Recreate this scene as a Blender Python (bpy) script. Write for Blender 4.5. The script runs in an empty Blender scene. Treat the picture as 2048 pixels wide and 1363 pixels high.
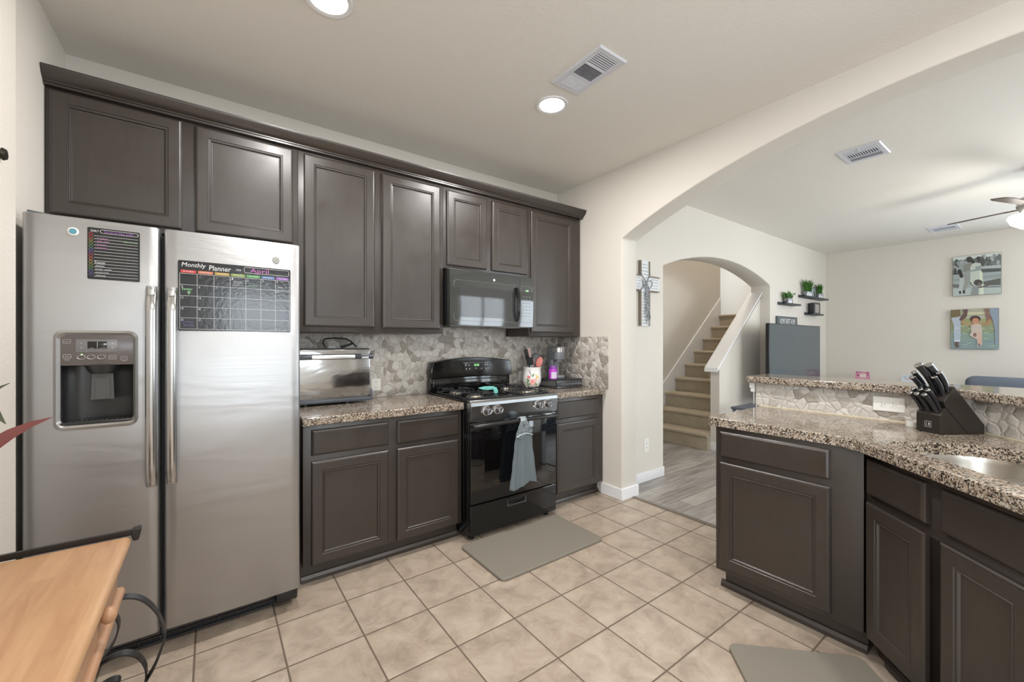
import bpy, bmesh, math, random
from math import pi, sin, cos, radians
from mathutils import Vector, Matrix
random.seed(7)
S = bpy.context.scene
COL = S.collection

# ------------------------------------------------------------------ camera
cam = bpy.data.objects.new('camera', bpy.data.cameras.new('camera'))
COL.objects.link(cam)
cam.location = (0, 0, 1.32)
cam.rotation_euler = (pi / 2, 0, -0.6316)
cam.data.sensor_width = 36
cam.data.lens = 821.4 / 2048 * 36
cam.data.shift_y = 0.00166
cam.data.clip_start = 0.02
S.camera = cam

# ------------------------------------------------------------------ colour management
S.view_settings.view_transform = 'Standard'
S.view_settings.look = 'None'
S.view_settings.gamma = 1
S.view_settings.use_curve_mapping = False
S.view_settings.exposure = 0.16

# ------------------------------------------------------------------ world: pale daylight sky beyond the windows
W = bpy.data.worlds.new('daylight_sky')
S.world = W
W.use_nodes = True
bg = W.node_tree.nodes['Background']
bg.inputs[0].default_value = (0.80, 0.90, 1.0, 1)
bg.inputs[1].default_value = 2.5

# ------------------------------------------------------------------ daylight entering through the window openings
def area(name, loc, rot, sx, sy, power, col, spread=pi):
    l = bpy.data.lights.new(name, 'AREA')
    l.shape = 'RECTANGLE'; l.size = sx; l.size_y = sy
    l.energy = power; l.color = col; l.spread = spread
    o = bpy.data.objects.new(name, l)
    o.location = loc; o.rotation_euler = rot
    COL.objects.link(o)
    return o
DAY = (0.84, 0.93, 1.0)
R90 = pi/2
area('daylight_nook_window', (0.60, -2.60, 1.72), (R90, 0, 0), .95, .80, 24, DAY)
area('daylight_left_living_window', (4.87, -2.60, 1.50), (R90, 0, 0), 1.2, 1.8, 32, DAY)
area('daylight_right_living_window', (6.50, -2.60, 1.50), (R90, 0, 0), 1.2, 1.8, 32, DAY)
area('added_side_living_daylight', (8.36, -1.20, 1.50), (0, R90, 0), 1.8, 1.6, 70, DAY)  # unseen far-wall window light, added to brighten the rooms
area('added_side_nook_daylight', (-.80, -1.40, 1.25), (0, -R90, 0), 2.0, 1.7, 47, DAY)  # unseen left-wall window light, added to brighten the kitchen
WARM = (1.0, 0.97, 0.94)

# ------------------------------------------------------------------ materials
def mat(name, col, rough=0.5, metal=0.0, spec=0.5, **k):
    m = bpy.data.materials.new(name); m.use_nodes = True
    b = m.node_tree.nodes['Principled BSDF']
    b.inputs['Base Color'].default_value = (*col, 1)
    b.inputs['Roughness'].default_value = rough
    b.inputs['Metallic'].default_value = metal
    b.inputs['Specular IOR Level'].default_value = spec
    for n, v in k.items():
        b.inputs[n.replace('_', ' ')].default_value = v
    return m
def srgb(r, g, b):
    f = lambda c: (c/255/12.92) if c/255 <= .04045 else ((c/255+.055)/1.055)**2.4
    return (f(r), f(g), f(b))
class G:
    """small node-graph helper"""
    def __init__(s, m):
        s.m = m; s.t = m.node_tree; s.b = s.t.nodes['Principled BSDF']
    def n(s, typ, **k):
        x = s.t.nodes.new(typ)
        for a, v in k.items():
            setattr(x, a, v)
        return x
    def l(s, a, b):
        s.t.links.new(a, b); return b
    def coord(s, scale=(1,1,1), rot=(0,0,0), loc=(0,0,0)):
        tc = s.n('ShaderNodeTexCoord'); mp = s.n('ShaderNodeMapping')
        mp.inputs['Scale'].default_value = scale; mp.inputs['Rotation'].default_value = rot; mp.inputs['Location'].default_value = loc
        s.l(tc.outputs['Object'], mp.inputs['Vector'])
        return mp.outputs[0]
    def noise(s, v, scale, detail=3, rough=.5, dist=0):
        x = s.n('ShaderNodeTexNoise'); x.inputs['Scale'].default_value = scale; x.inputs['Detail'].default_value = detail
        x.inputs['Roughness'].default_value = rough; x.inputs['Distortion'].default_value = dist
        if v is not None: s.l(v, x.inputs['Vector'])
        return x
    def ramp(s, fac, stops, interp='LINEAR'):
        r = s.n('ShaderNodeValToRGB'); r.color_ramp.interpolation = interp
        e = r.color_ramp.elements
        while len(e) < len(stops): e.new(0.5)
        for i, (p, c) in enumerate(stops):
            e[i].position = p; e[i].color = (*c, 1) if len(c) == 3 else c
        s.l(fac, r.inputs[0]); return r.outputs[0]
    def math(s, op, a, b=None):
        x = s.n('ShaderNodeMath', operation=op)
        for i, v in enumerate((a, b)):
            if v is None: continue
            if isinstance(v, (int, float)): x.inputs[i].default_value = v
            else: s.l(v, x.inputs[i])
        return x.outputs[0]
    def mix(s, f, a, b, typ='MIX'):
        x = s.n('ShaderNodeMix', data_type='RGBA', blend_type=typ)
        for i, v in ((0, f), (6, a), (7, b)):
            if isinstance(v, (int, float)): x.inputs[i].default_value = v
            elif isinstance(v, tuple): x.inputs[i].default_value = (*v, 1)
            else: s.l(v, x.inputs[i])
        return x.outputs[2]
    def bump(s, h, strength=.2, dist=.01):
        x = s.n('ShaderNodeBump'); x.inputs['Strength'].default_value = strength; x.inputs['Distance'].default_value = dist
        s.l(h, x.inputs['Height']); s.l(x.outputs[0], s.b.inputs['Normal']); return x

def paint(name, col, scale=90, strength=.25):
    m = mat(name, col, .75, spec=.25); g = G(m)
    n = g.noise(g.coord(), scale, 4, .55)
    g.bump(n.outputs[0], strength, .004); return m
M_WALL = paint('cream_wall_paint', srgb(221, 215, 206))
M_CEIL = paint('ceiling_paint', srgb(236, 232, 225), 70, .45)
M_TRIM = mat('white_trim_paint', srgb(235, 235, 236), .35)
M_WHITE = mat('white_plastic', srgb(236, 234, 228), .35)
M_VENT = mat('white_vent_metal', srgb(215, 217, 224), .45)

def cabinet_mat():
    m = mat('espresso_cabinet_finish', (.030, .0225, .0185), .36, spec=.72); g = G(m)
    v = g.coord((1, 1, .12))
    n = g.noise(v, 55, 4, .6)
    g.l(g.ramp(n.outputs[0], [(.3, (.032, .0235, .0185)), (.7, (.038, .0285, .023))]), g.b.inputs['Base Color'])
    n2 = g.noise(g.coord(), 6, 2)
    g.l(g.ramp(n2.outputs[0], [(.3, (.30,)*3), (.7, (.42,)*3)]), g.b.inputs['Roughness'])
    g.bump(n.outputs[0], .008, .002)
    return m
M_CAB = cabinet_mat()
M_DARK = mat('duct_shade_and_leg_black', (.006, .005, .0045), .6)

def granite():
    m = mat('speckled_granite', (.3, .25, .2), .09, spec=.6); g = G(m)
    v = g.coord()
    d = g.noise(v, 40, 2)
    vv = g.n('ShaderNodeVectorMath', operation='MULTIPLY_ADD')
    g.l(d.outputs['Color'], vv.inputs[0]); vv.inputs[1].default_value = (.012,)*3; g.l(v, vv.inputs[2])
    vo = g.n('ShaderNodeTexVoronoi'); vo.inputs['Scale'].default_value = 210; g.l(vv.outputs[0], vo.inputs['Vector'])
    sp = g.n('ShaderNodeSeparateColor'); g.l(vo.outputs['Color'], sp.inputs[0])
    big = g.noise(v, 40, 3)
    f = g.math('ADD', g.math('MULTIPLY', sp.outputs[0], .62), g.math('MULTIPLY', big.outputs[0], .55))
    c = g.ramp(f, [(.30, (.016, .014, .013)), (.40, (.060, .045, .036)), (.52, (.22, .165, .118)), (.66, (.38, .30, .225)), (.82, (.50, .45, .385)), (.95, (.22, .20, .19))])
    g.l(c, g.b.inputs['Base Color'])
    return m
M_GRAN = granite()

def stones(sc=(1, 1, 1)):
    m = mat('flat_pebble_tile', (.4, .35, .3), .45, spec=.4); g = G(m)
    v = g.coord(sc)
    d = g.noise(v, 14, 2)
    vv = g.n('ShaderNodeVectorMath', operation='MULTIPLY_ADD')
    g.l(d.outputs['Color'], vv.inputs[0]); vv.inputs[1].default_value = (.035,)*3; g.l(v, vv.inputs[2])
    vo = g.n('ShaderNodeTexVoronoi'); vo.inputs['Scale'].default_value = 21; vo.inputs['Randomness'].default_value = 1.0
    g.l(vv.outputs[0], vo.inputs['Vector'])
    ve = g.n('ShaderNodeTexVoronoi', feature='DISTANCE_TO_EDGE'); ve.inputs['Scale'].default_value = 21; ve.inputs['Randomness'].default_value = 1.0
    g.l(vv.outputs[0], ve.inputs['Vector'])
    sp = g.n('ShaderNodeSeparateColor'); g.l(vo.outputs['Color'], sp.inputs[0])
    c = g.ramp(sp.outputs[0], [(0, srgb(140, 133, 125)), (.16, srgb(150, 140, 128)), (.22, srgb(182, 175, 166)), (.3, srgb(192, 185, 176)), (.6, srgb(202, 196, 188)), (.85, srgb(214, 209, 202)), (1, srgb(176, 169, 160))])
    st = g.noise(v, 90, 3)
    c = g.mix(.18, c, g.ramp(st.outputs[0], [(.3, srgb(150, 142, 133)), (.7, srgb(218, 212, 204))]))
    edge = g.ramp(ve.outputs['Distance'], [(.0, (0, 0, 0)), (.035, (1, 1, 1))])
    c = g.mix(edge, srgb(172, 165, 156), c)
    g.l(c, g.b.inputs['Base Color'])
    h = g.ramp(ve.outputs['Distance'], [(.0, (0, 0, 0)), (.16, (1, 1, 1))])
    g.bump(h, .55, .006)
    return m
M_STONE = stones()

def tile_floor():
    m = mat('beige_ceramic_tile', (.5, .4, .3), .32, spec=.45); g = G(m)
    s = .3074
    v = g.coord((1/s, 1/s, 1/s), loc=(-.864/s, -1.582/s, 0))
    sp = g.n('ShaderNodeSeparateXYZ'); g.l(v, sp.inputs[0])
    def edge(o):
        f = g.math('FRACT', o)
        return g.math('MINIMUM', f, g.math('SUBTRACT', 1.0, f))
    e = g.math('MINIMUM', edge(sp.outputs[0]), edge(sp.outputs[1]))
    mask = g.ramp(e, [(.0095, (0, 0, 0)), (.0135, (1, 1, 1))])
    fl = g.n('ShaderNodeVectorMath', operation='FLOOR'); g.l(v, fl.inputs[0])
    wn = g.n('ShaderNodeTexWhiteNoise'); g.l(fl.outputs[0], wn.inputs['Vector'])
    off = g.n('ShaderNodeVectorMath', operation='MULTIPLY_ADD'); g.l(wn.outputs['Color'], off.inputs[0]); off.inputs[1].default_value = (9,)*3; g.l(v, off.inputs[2])
    n1 = g.noise(off.outputs[0], 2.6, 6, .62, .6)
    n2 = g.noise(off.outputs[0], 11, 5, .7, 1.0)
    c = g.ramp(n1.outputs[0], [(.28, srgb(150, 136, 122)), (.47, srgb(174, 158, 142)), (.62, srgb(186, 171, 155)), (.8, srgb(198, 185, 170))])
    c = g.mix(g.ramp(n2.outputs[0], [(.60, (0, 0, 0)), (.70, (.5, .5, .5))]), c, srgb(208, 197, 183))
    tint = g.ramp(wn.outputs['Value'], [(0, (.93, .92, .91)), (1, (1, 1, 1))])
    c = g.mix(1.0, c, tint, 'MULTIPLY')
    c = g.mix(mask, srgb(104, 90, 77), c)
    g.l(c, g.b.inputs['Base Color'])
    g.l(g.ramp(mask, [(0, (.75,)*3), (1, (.30,)*3)]), g.b.inputs['Roughness'])
    h = g.math('ADD', g.ramp(e, [(.006, (0, 0, 0)), (.022, (1, 1, 1))]), g.math('MULTIPLY', n2.outputs[0], .12))
    g.bump(h, .35, .004)
    return m
M_TILE = tile_floor()

def planks():
    m = mat('grey_plank_flooring', (.3, .28, .26), .36, spec=.45); g = G(m)
    tc = g.coord()
    br = g.n('ShaderNodeTexBrick', offset=.37); g.l(tc, br.inputs['Vector'])
    br.inputs['Scale'].default_value = 1; br.inputs['Brick Width'].default_value = 1.2; br.inputs['Row Height'].default_value = .15
    br.inputs['Mortar Size'].default_value = .0012; br.inputs['Color1'].default_value = (0, 0, 0, 1); br.inputs['Color2'].default_value = (1, 1, 1, 1)
    n = g.noise(g.coord((1.2, 16, 1)), 2.2, 6, .65, .5)
    f = g.math('ADD', g.math('MULTIPLY', n.outputs[0], .9), g.math('MULTIPLY', br.outputs['Color'], .22))
    c = g.ramp(f, [(.30, srgb(112, 107, 103)), (.52, srgb(150, 145, 140)), (.75, srgb(180, 175, 169))])
    c = g.mix(br.outputs['Fac'], c, srgb(78, 72, 68))
    g.l(c, g.b.inputs['Base Color']); return m
M_PLANK = planks()

def carpet():
    m = mat('beige_carpet', srgb(188, 176, 156), .95, spec=.1); g = G(m)
    n = g.noise(g.coord(), 190, 3, .7); n2 = g.noise(g.coord(), 7, 3)
    c = g.ramp(n.outputs[0], [(.3, srgb(158, 145, 124)), (.7, srgb(206, 194, 174))])
    c = g.mix(.3, c, g.ramp(n2.outputs[0], [(.3, srgb(166, 152, 130)), (.7, srgb(204, 192, 172))]))
    g.l(c, g.b.inputs['Base Color']); g.bump(n.outputs[0], .8, .006); return m
M_CARPET = carpet()

def steel(name, col=(.56, .56, .57), rough=.27, wave=.0, axis=(.25, 1, 160), dist=.001):
    m = mat(name, col, rough, 1.0); g = G(m)
    n = g.noise(g.coord((.6, .6, 220)), 3, 3)
    g.l(g.ramp(n.outputs[0], [(.2, (rough*.85,)*3), (.8, (rough*1.2,)*3)]), g.b.inputs['Roughness'])
    if wave:
        w = g.noise(g.coord((.45, .45, 1.7)), 3.2, 3, .45, .6)
        g.bump(w.outputs[0], wave, .05)
    return m
M_FRIDGE = steel('brushed_stainless_doors', (.47, .475, .485), .40, .11)
M_STEEL = steel('brushed_stainless', (.50, .50, .50), .22)
M_SINK = steel('satin_sink_steel', (.60, .56, .50), .30)
M_CHROME = mat('chrome', (.78, .78, .78), .10, 1.0)
M_SILVER = mat('silver_plastic', (.45, .44, .43), .32, .8)
M_BLACK = mat('black_gloss_enamel', (.0045, .0045, .005), .08, spec=.6)
M_BLACKP = mat('black_plastic', (.016, .016, .017), .38)
M_BLACKM = mat('black_satin_metal', (.012, .012, .013), .32, spec=.6)
M_GREYP = mat('grey_dispenser_panel', (.135, .115, .11), .25)
M_CAV = mat('dispenser_cavity_plastic', (.030, .031, .032), .28)
M_IRON = mat('cast_iron', (.035, .036, .038), .42, .3)
M_GLASSBLK = mat('black_oven_glass', (.003, .003, .0035), .03, spec=.75)
M_MWGLASS = mat('dark_microwave_glass', (.030, .032, .030), .05, spec=1.0)
M_GREEN = bpy.data.materials.new('green_led'); M_GREEN.use_nodes = True
_b = M_GREEN.node_tree.nodes['Principled BSDF']; _b.inputs['Emission Color'].default_value = (.12, 1, .08, 1); _b.inputs['Emission Strength'].default_value = 1.2
def emis(name, col, st):
    m = bpy.data.materials.new(name); m.use_nodes = True
    b = m.node_tree.nodes['Principled BSDF']; b.inputs['Emission Color'].default_value = (*col, 1); b.inputs['Emission Strength'].default_value = st
    b.inputs['Base Color'].default_value = (.8, .8, .8, 1)
    return m
M_LAMP = emis('lit_led_diffuser', (1, .95, .86), 9)
M_GLOBE = emis('lit_glass_bowl', (1, .96, .9), 4)
M_CLEAR = mat('clear_plastic', (1, 1, 1), .04, Transmission_Weight=1.0, IOR=1.2)
M_MAT = mat('grey_foam_mat', srgb(132, 126, 115), .55, spec=.35)
M_CHALK = mat('black_glossy_planner_film', (.012, .012, .014), .16, spec=.5)
def chalk():
    g = G(M_CHALK); n = g.noise(g.coord(), 60, 2); g.bump(n.outputs[0], .12, .003)
chalk()
def flat(name, r, g_, b, rough=.5): return mat(name, srgb(r, g_, b), rough)
M_INKW = flat('white_print', 225, 225, 225)
M_CERAM = mat('white_glazed_ceramic', srgb(238, 236, 232), .12)
M_TOWEL = mat('blue_grey_terry_cloth', srgb(150, 162, 167), .95, spec=.1)
def towelm():
    g = G(M_TOWEL); n = g.noise(g.coord(), 260, 2); g.bump(n.outputs[0], .6, .003)
towelm()
M_TOWEL2 = mat('patterned_towel_top', srgb(168, 178, 184), .9, spec=.1)
def towelp():
    g = G(M_TOWEL2); n = g.noise(g.coord(), 70, 3, .6, 1)
    g.l(g.ramp(n.outputs[0], [(.38, srgb(104, 122, 134)), (.5, srgb(178, 190, 196)), (.62, srgb(196, 198, 200)), (.72, srgb(150, 128, 132))]), g.b.inputs['Base Color'])
towelp()
def wood(name, dark, light, sc=(9, .9, 9), rough=.35):
    m = mat(name, light, rough, spec=.45); g = G(m)
    br = g.n('ShaderNodeTexBrick', offset=.45); g.l(g.coord(rot=(0, 0, pi/2)), br.inputs['Vector'])
    br.inputs['Scale'].default_value = 1; br.inputs['Brick Width'].default_value = .34; br.inputs['Row Height'].default_value = .045; br.inputs['Mortar Size'].default_value = 0
    br.inputs['Color1'].default_value = (0, 0, 0, 1); br.inputs['Color2'].default_value = (1, 1, 1, 1)
    n = g.noise(g.coord(sc), 3.5, 6, .6, .8)
    f = g.math('ADD', g.math('MULTIPLY', n.outputs[0], .8), g.math('MULTIPLY', br.outputs['Color'], .22))
    g.l(g.ramp(f, [(.3, dark), (.75, light)]), g.b.inputs['Base Color']); return m
M_BUTCH = wood('honey_butcher_block', srgb(170, 128, 94), srgb(194, 155, 116))
M_BUTCH2 = mat('honey_beech', srgb(178, 137, 106), .35)
M_LEAF = mat('green_leaf', srgb(70, 118, 48), .5)
M_LEAF2 = mat('dusty_leaf', srgb(108, 114, 92), .5)
M_REDLEAF = mat('red_tipped_leaf', srgb(150, 92, 88), .45)
M_TIN = mat('galvanised_tin', (.55, .57, .6), .3, .9)
M_DGREY = mat('dark_grey_painted_wood', srgb(66, 70, 74), .5)
M_SOFA = mat('slate_blue_upholstery', srgb(104, 112, 124), .9, spec=.15)
M_TV = mat('dark_tv_screen', srgb(62, 76, 84), .13, spec=1.0)
M_RUST = mat('taupe_wood_edge', srgb(126, 116, 102), .6)

# ------------------------------------------------------------------ mesh helpers
class B:
    """collects shapes in one bmesh"""
    def __init__(s): s.bm = bmesh.new()
    def _new(s, f0, mi, smooth=False):
        s.bm.faces.ensure_lookup_table()
        for f in s.bm.faces[f0:]: f.material_index = mi
    def box(s, x0, x1, y0, y1, z0, z1, mi=0, bev=0, seg=2, mtx=None):
        t = bmesh.new(); bmesh.ops.create_cube(t, size=1)
        for v in t.verts: v.co = Vector(((x0+x1)/2 + v.co.x*(x1-x0), (y0+y1)/2 + v.co.y*(y1-y0), (z0+z1)/2 + v.co.z*(z1-z0)))
        if bev:
            for f in bmesh.ops.bevel(t, geom=t.edges[:], offset=bev, segments=seg, affect='EDGES', profile=.5)['faces']: f.smooth = True
        return s.merge(t, mi, mtx)
    def merge(s, t, mi=0, mtx=None, smooth=True):
        if mtx is not None: bmesh.ops.transform(t, matrix=mtx, verts=t.verts)
        for f in t.faces:
            f.material_index = mi
            if smooth is not None: f.smooth = smooth
        me = bpy.data.meshes.new('t'); t.to_mesh(me); t.free()
        s.bm.from_mesh(me); bpy.data.meshes.remove(me); return s
    def prism(s, pts, axis, a, b, mi=0, bev=0, seg=2, mtx=None):
        """pts: polygon in the two other axes (x,y,z order), extruded from a to b along axis"""
        t = bmesh.new()
        def P(p, h):
            return {'x': (h, p[0], p[1]), 'y': (p[0], h, p[1]), 'z': (p[0], p[1], h)}[axis]
        lo = [t.verts.new(P(p, a)) for p in pts]; hi = [t.verts.new(P(p, b)) for p in pts]
        t.faces.new(lo); t.faces.new(hi); n = len(pts)
        for i in range(n): t.faces.new((lo[i], lo[(i+1) % n], hi[(i+1) % n], hi[i]))
        bmesh.ops.recalc_face_normals(t, faces=t.faces)
        if n > 8:
            for f in t.faces: f.smooth = len(f.verts) == 4
        if bev:
            for f in bmesh.ops.bevel(t, geom=t.edges[:], offset=bev, segments=seg, affect='EDGES', profile=.5, clamp_overlap=True)['faces']: f.smooth = True
        return s.merge(t, mi, mtx, None)
    def lathe(s, prof, c=(0, 0, 0), axis='z', seg=32, mi=0, cap=True, mtx=None, sx=1, sy=1):
        """prof: list of (r, h)"""
        t = bmesh.new(); rings = []
        for r, h in prof:
            ring = []
            for i in range(seg):
                a = 2*pi*i/seg; p = (r*cos(a)*sx, r*sin(a)*sy, h)
                if axis == 'y': p = (p[0], -p[2], p[1])
                if axis == 'x': p = (p[2], p[0], p[1])
                ring.append(t.verts.new((p[0]+c[0], p[1]+c[1], p[2]+c[2])))
            rings.append(ring)
        for a_, b_ in zip(rings, rings[1:]):
            for i in range(seg): t.faces.new((a_[i], a_[(i+1) % seg], b_[(i+1) % seg], b_[i]))
        if cap: t.faces.new(rings[0]); t.faces.new(rings[-1])
        bmesh.ops.recalc_face_normals(t, faces=t.faces)
        return s.merge(t, mi, mtx)
    def cyl(s, c, r, h, axis='z', seg=24, mi=0, mtx=None): return s.lathe([(r, 0), (r, h)], c, axis, seg, mi, mtx=mtx)
    def ball(s, c, r, mi=0, seg=16, sc=(1, 1, 1), mtx=None):
        t = bmesh.new(); bmesh.ops.create_uvsphere(t, u_segments=seg, v_segments=seg//2+2, radius=r)
        for v in t.verts: v.co = Vector((v.co.x*sc[0]+c[0], v.co.y*sc[1]+c[1], v.co.z*sc[2]+c[2]))
        return s.merge(t, mi, mtx)
    def tube(s, path, r, seg=8, mi=0, closed=False, flat=None, up=None, mtx=None):
        """path points; r radius or list; flat=(w,t): rectangular strap section, w measured along 'up'"""
        t = bmesh.new(); P = [Vector(p) for p in path]; n = len(P); rings = []
        prev = None
        for i, p in enumerate(P):
            if closed: d = P[(i+1) % n]-P[i-1]
            else: d = P[min(i+1, n-1)]-P[max(i-1, 0)]
            d.normalize()
            u = Vector(up) if up else (prev if prev is not None else (Vector((0, 0, 1)) if abs(d.z) < .9 else Vector((1, 0, 0))))
            a = (u - d*u.dot(d)); 
            if a.length < 1e-5: a = Vector((1, 0, 0)) - d*d.x
            a.normalize(); b = d.cross(a); prev = a
            rr = r[i] if isinstance(r, (list, tuple)) else r
            ring = []
            if flat:
                w, th = flat
                for qa, qb in ((-w/2, -th/2), (w/2, -th/2), (w/2, th/2), (-w/2, th/2)): ring.append(t.verts.new(p + a*qa + b*qb))
            else:
                for k in range(seg):
                    an = 2*pi*k/seg; ring.append(t.verts.new(p + a*cos(an)*rr + b*sin(an)*rr))
            rings.append(ring)
        m_ = len(rings[0]); prs = list(zip(rings, rings[1:]))
        if closed: prs.append((rings[-1], rings[0]))
        for a_, b_ in prs:
            for i in range(m_): t.faces.new((a_[i], a_[(i+1) % m_], b_[(i+1) % m_], b_[i]))
        if not closed: t.faces.new(rings[0]); t.faces.new(rings[-1])
        bmesh.ops.recalc_face_normals(t, faces=t.faces)
        return s.merge(t, mi, mtx)
    def rings(s, x0, x1, z0, z1, y, prof, mi=0, mtx=None):
        """stepped rectangular panel facing -y. prof: (inset, depth behind y)"""
        t = bmesh.new(); R = []
        for ins, dp in prof:
            R.append([t.verts.new(p) for p in ((x0+ins, y+dp, z0+ins), (x1-ins, y+dp, z0+ins), (x1-ins, y+dp, z1-ins), (x0+ins, y+dp, z1-ins))])
        for a_, b_ in zip(R, R[1:]):
            for i in range(4): t.faces.new((a_[i], a_[(i+1) % 4], b_[(i+1) % 4], b_[i]))
        t.faces.new(R[0]); t.faces.new(R[-1])
        bmesh.ops.recalc_face_normals(t, faces=t.faces)
        return s.merge(t, mi, mtx, False)
    def poly(s, pts, mi=0):
        vs = [s.bm.verts.new(p) for p in pts]; f = s.bm.faces.new(vs); f.material_index = mi; return s
    def obj(s, name, mats, parent=None, world=False, loc=None, rz=0, sharp=35, smooth=True, **props):
        me = bpy.data.meshes.new(name)
        if world and parent is not None:
            bmesh.ops.transform(s.bm, matrix=parent_matrix(parent).inverted(), verts=s.bm.verts)
        s.bm.to_mesh(me); s.bm.free()
        for m in (mats if isinstance(mats, (list, tuple)) else [mats]): me.materials.append(m)
        if not smooth:
            for p in me.polygons: p.use_smooth = False
        else:
            fl = [p.use_smooth for p in me.polygons]
            me.set_sharp_from_angle(angle=radians(sharp))
            me.polygons.foreach_set('use_smooth', fl)
        o = bpy.data.objects.new(name, me); COL.objects.link(o)
        if parent is not None: o.parent = parent
        if loc is not None: o.location = loc
        o.rotation_euler = (0, 0, rz)
        for k, v in props.items(): o[k] = v
        return o
def parent_matrix(p):
    m = Matrix.Translation(p.location) @ p.rotation_euler.to_matrix().to_4x4()
    return parent_matrix(p.parent) @ m if p.parent else m
def thing(name, label, cat, loc=(0, 0, 0), rz=0, group=None):
    o = bpy.data.objects.new(name, None); COL.objects.link(o); o.empty_display_size = .05
    o.location = loc; o.rotation_euler = (0, 0, rz); o['label'] = label; o['category'] = cat
    if group: o['group'] = group
    return o
def tag(o, label, cat, group=None):
    o['label'] = label; o['category'] = cat
    if group: o['group'] = group
    return o
def copy_tree(o, parent=None):
    kids = [c for c in bpy.data.objects if c.parent == o]
    c = o.copy(); COL.objects.link(c)
    if parent: c.parent = parent
    for k in kids: copy_tree(k, c)
    return c
def struct(b, name, m, **k):
    o = b.obj(name, m, **k); o['kind'] = 'structure'; return o
def text_bm(txt, w, h, x, y, z, depth=.0004, rot=0, target=None, mi=0, shear=0, align='C'):
    """lettering in the XZ plane facing -y, fitted to width w and height h, centred on x,z"""
    cu = bpy.data.curves.new('t', 'FONT'); cu.body = txt; cu.extrude = .02; cu.resolution_u = 2; cu.shear = shear
    ob = bpy.data.objects.new('t', cu); COL.objects.link(ob)
    dg = bpy.context.evaluated_depsgraph_get(); dg.update()
    me = bpy.data.meshes.new_from_object(ob.evaluated_get(dg))
    bpy.data.objects.remove(ob); bpy.data.curves.remove(cu)
    xs = [v.co.x for v in me.vertices]; ys = [v.co.y for v in me.vertices]
    cx, cy = (min(xs)+max(xs))/2, (min(ys)+max(ys))/2
    sx = w/(max(xs)-min(xs)) if w else None; sy = h/(max(ys)-min(ys))
    if sx is None: sx = sy*.9
    if w and h is None: sy = sx
    b = target or B(); t = bmesh.new(); t.from_mesh(me); bpy.data.meshes.remove(me)
    for v in t.verts:
        px, pz = (v.co.x-cx)*sx, (v.co.y-cy)*sy
        v.co = Vector((x + px*cos(rot) - pz*sin(rot), y - (v.co.z+.02)/.04*depth, z + px*sin(rot) + pz*cos(rot)))
    b.merge(t, mi); return b
def rrect(x0, x1, z0, z1, r, n=6):
    pts = []
    rr = r if isinstance(r, (list, tuple)) else [r]*4
    for (cx, cz, a0, q) in ((x1-rr[0], z1-rr[0], 0, rr[0]), (x0+rr[1], z1-rr[1], 90, rr[1]), (x0+rr[2], z0+rr[2], 180, rr[2]), (x1-rr[3], z0+rr[3], 270, rr[3])):
        for i in range(n+1):
            a = radians(a0+90*i/n); pts.append((cx+q*cos(a), cz+q*sin(a)))
    return pts
def boolean(o, cutter_b):
    cme = bpy.data.meshes.new('c'); cutter_b.bm.to_mesh(cme); cutter_b.bm.free()
    c = bpy.data.objects.new('c', cme); COL.objects.link(c)
    c.matrix_world = parent_matrix(o.parent) @ Matrix.Identity(4) if o.parent else Matrix.Identity(4)
    md = o.modifiers.new('b', 'BOOLEAN'); md.object = c; md.operation = 'DIFFERENCE'; md.solver = 'EXACT'
    dg = bpy.context.evaluated_depsgraph_get(); dg.update()
    me = bpy.data.meshes.new_from_object(o.evaluated_get(dg)); o.modifiers.clear(); o.data = me
    for p in me.polygons:
        if p.area > .0008: p.use_smooth = False
    bpy.data.objects.remove(c); bpy.data.meshes.remove(cme)

YB, XW, CZ, CZ2 = 3.03, 2.775, 2.79, 2.77     # kitchen back wall, arch wall, ceilings
XT = 2.975                                     # living side of the arch wall
XF, YR = 8.2, -2.45                            # far living room wall, rear wall with the windows
YC = 2.41                                      # wall with the cross
# ------------------------------------------------------------------ room shell
struct(B().box(-.75, 2.915, YR-.15, YB+.12, -.06, 0), 'floor_kitchen', M_TILE)
struct(B().box(2.915, XF+.15, YR-.15, 3.7, -.06, 0), 'floor_living', M_PLANK)
struct(B().box(2.895, 2.935, -1.86, 2.24, 0, .006, bev=.002), 'trim_floor_transition', mat('transition_strip', srgb(120, 112, 102), .5))
struct(B().box(-.75, XT, YR-.15, YB+.12, CZ, CZ+.1), 'ceiling_kitchen', M_CEIL)
struct(B().box(XT, XF+.15, YR-.15, YC+.12, CZ2, CZ2+.12), 'ceiling_living', M_CEIL)
struct(B().box(XT, 4.3, 2.655, 3.7, CZ2, CZ2+.12), 'ceiling_hall', M_CEIL)
struct(B().box(4.2, 8.35, YC, 4.75, 5.2, 5.3), 'ceiling_stairwell', M_CEIL)
struct(B().box(-.7, XT, YB, YB+.1, 0, CZ), 'wall_back', M_WALL)

# arch wall between kitchen and living room
ctr, half, zs, rise = .2, 2.035, 2.195, .445
Rr = (half**2+rise**2)/(2*rise); zc = zs+rise-Rr
pts = [(3.7, 0), (3.7, CZ+.06), (YR, CZ+.06), (YR, 0), (ctr-half, 0), (ctr-half, zs)]
a0 = math.atan2(zs-zc, -half); a1 = math.atan2(zs-zc, half)
N = 40
for i in range(1, N): 
    a = a0+(a1-a0)*i/N; pts.append((ctr+Rr*cos(a), zc+Rr*sin(a)))
pts += [(ctr+half, zs), (ctr+half, 0)]
struct(B().prism(pts, 'x', XW, XT, bev=.010, seg=3), 'wall_arch', M_WALL, sharp=50)
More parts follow.
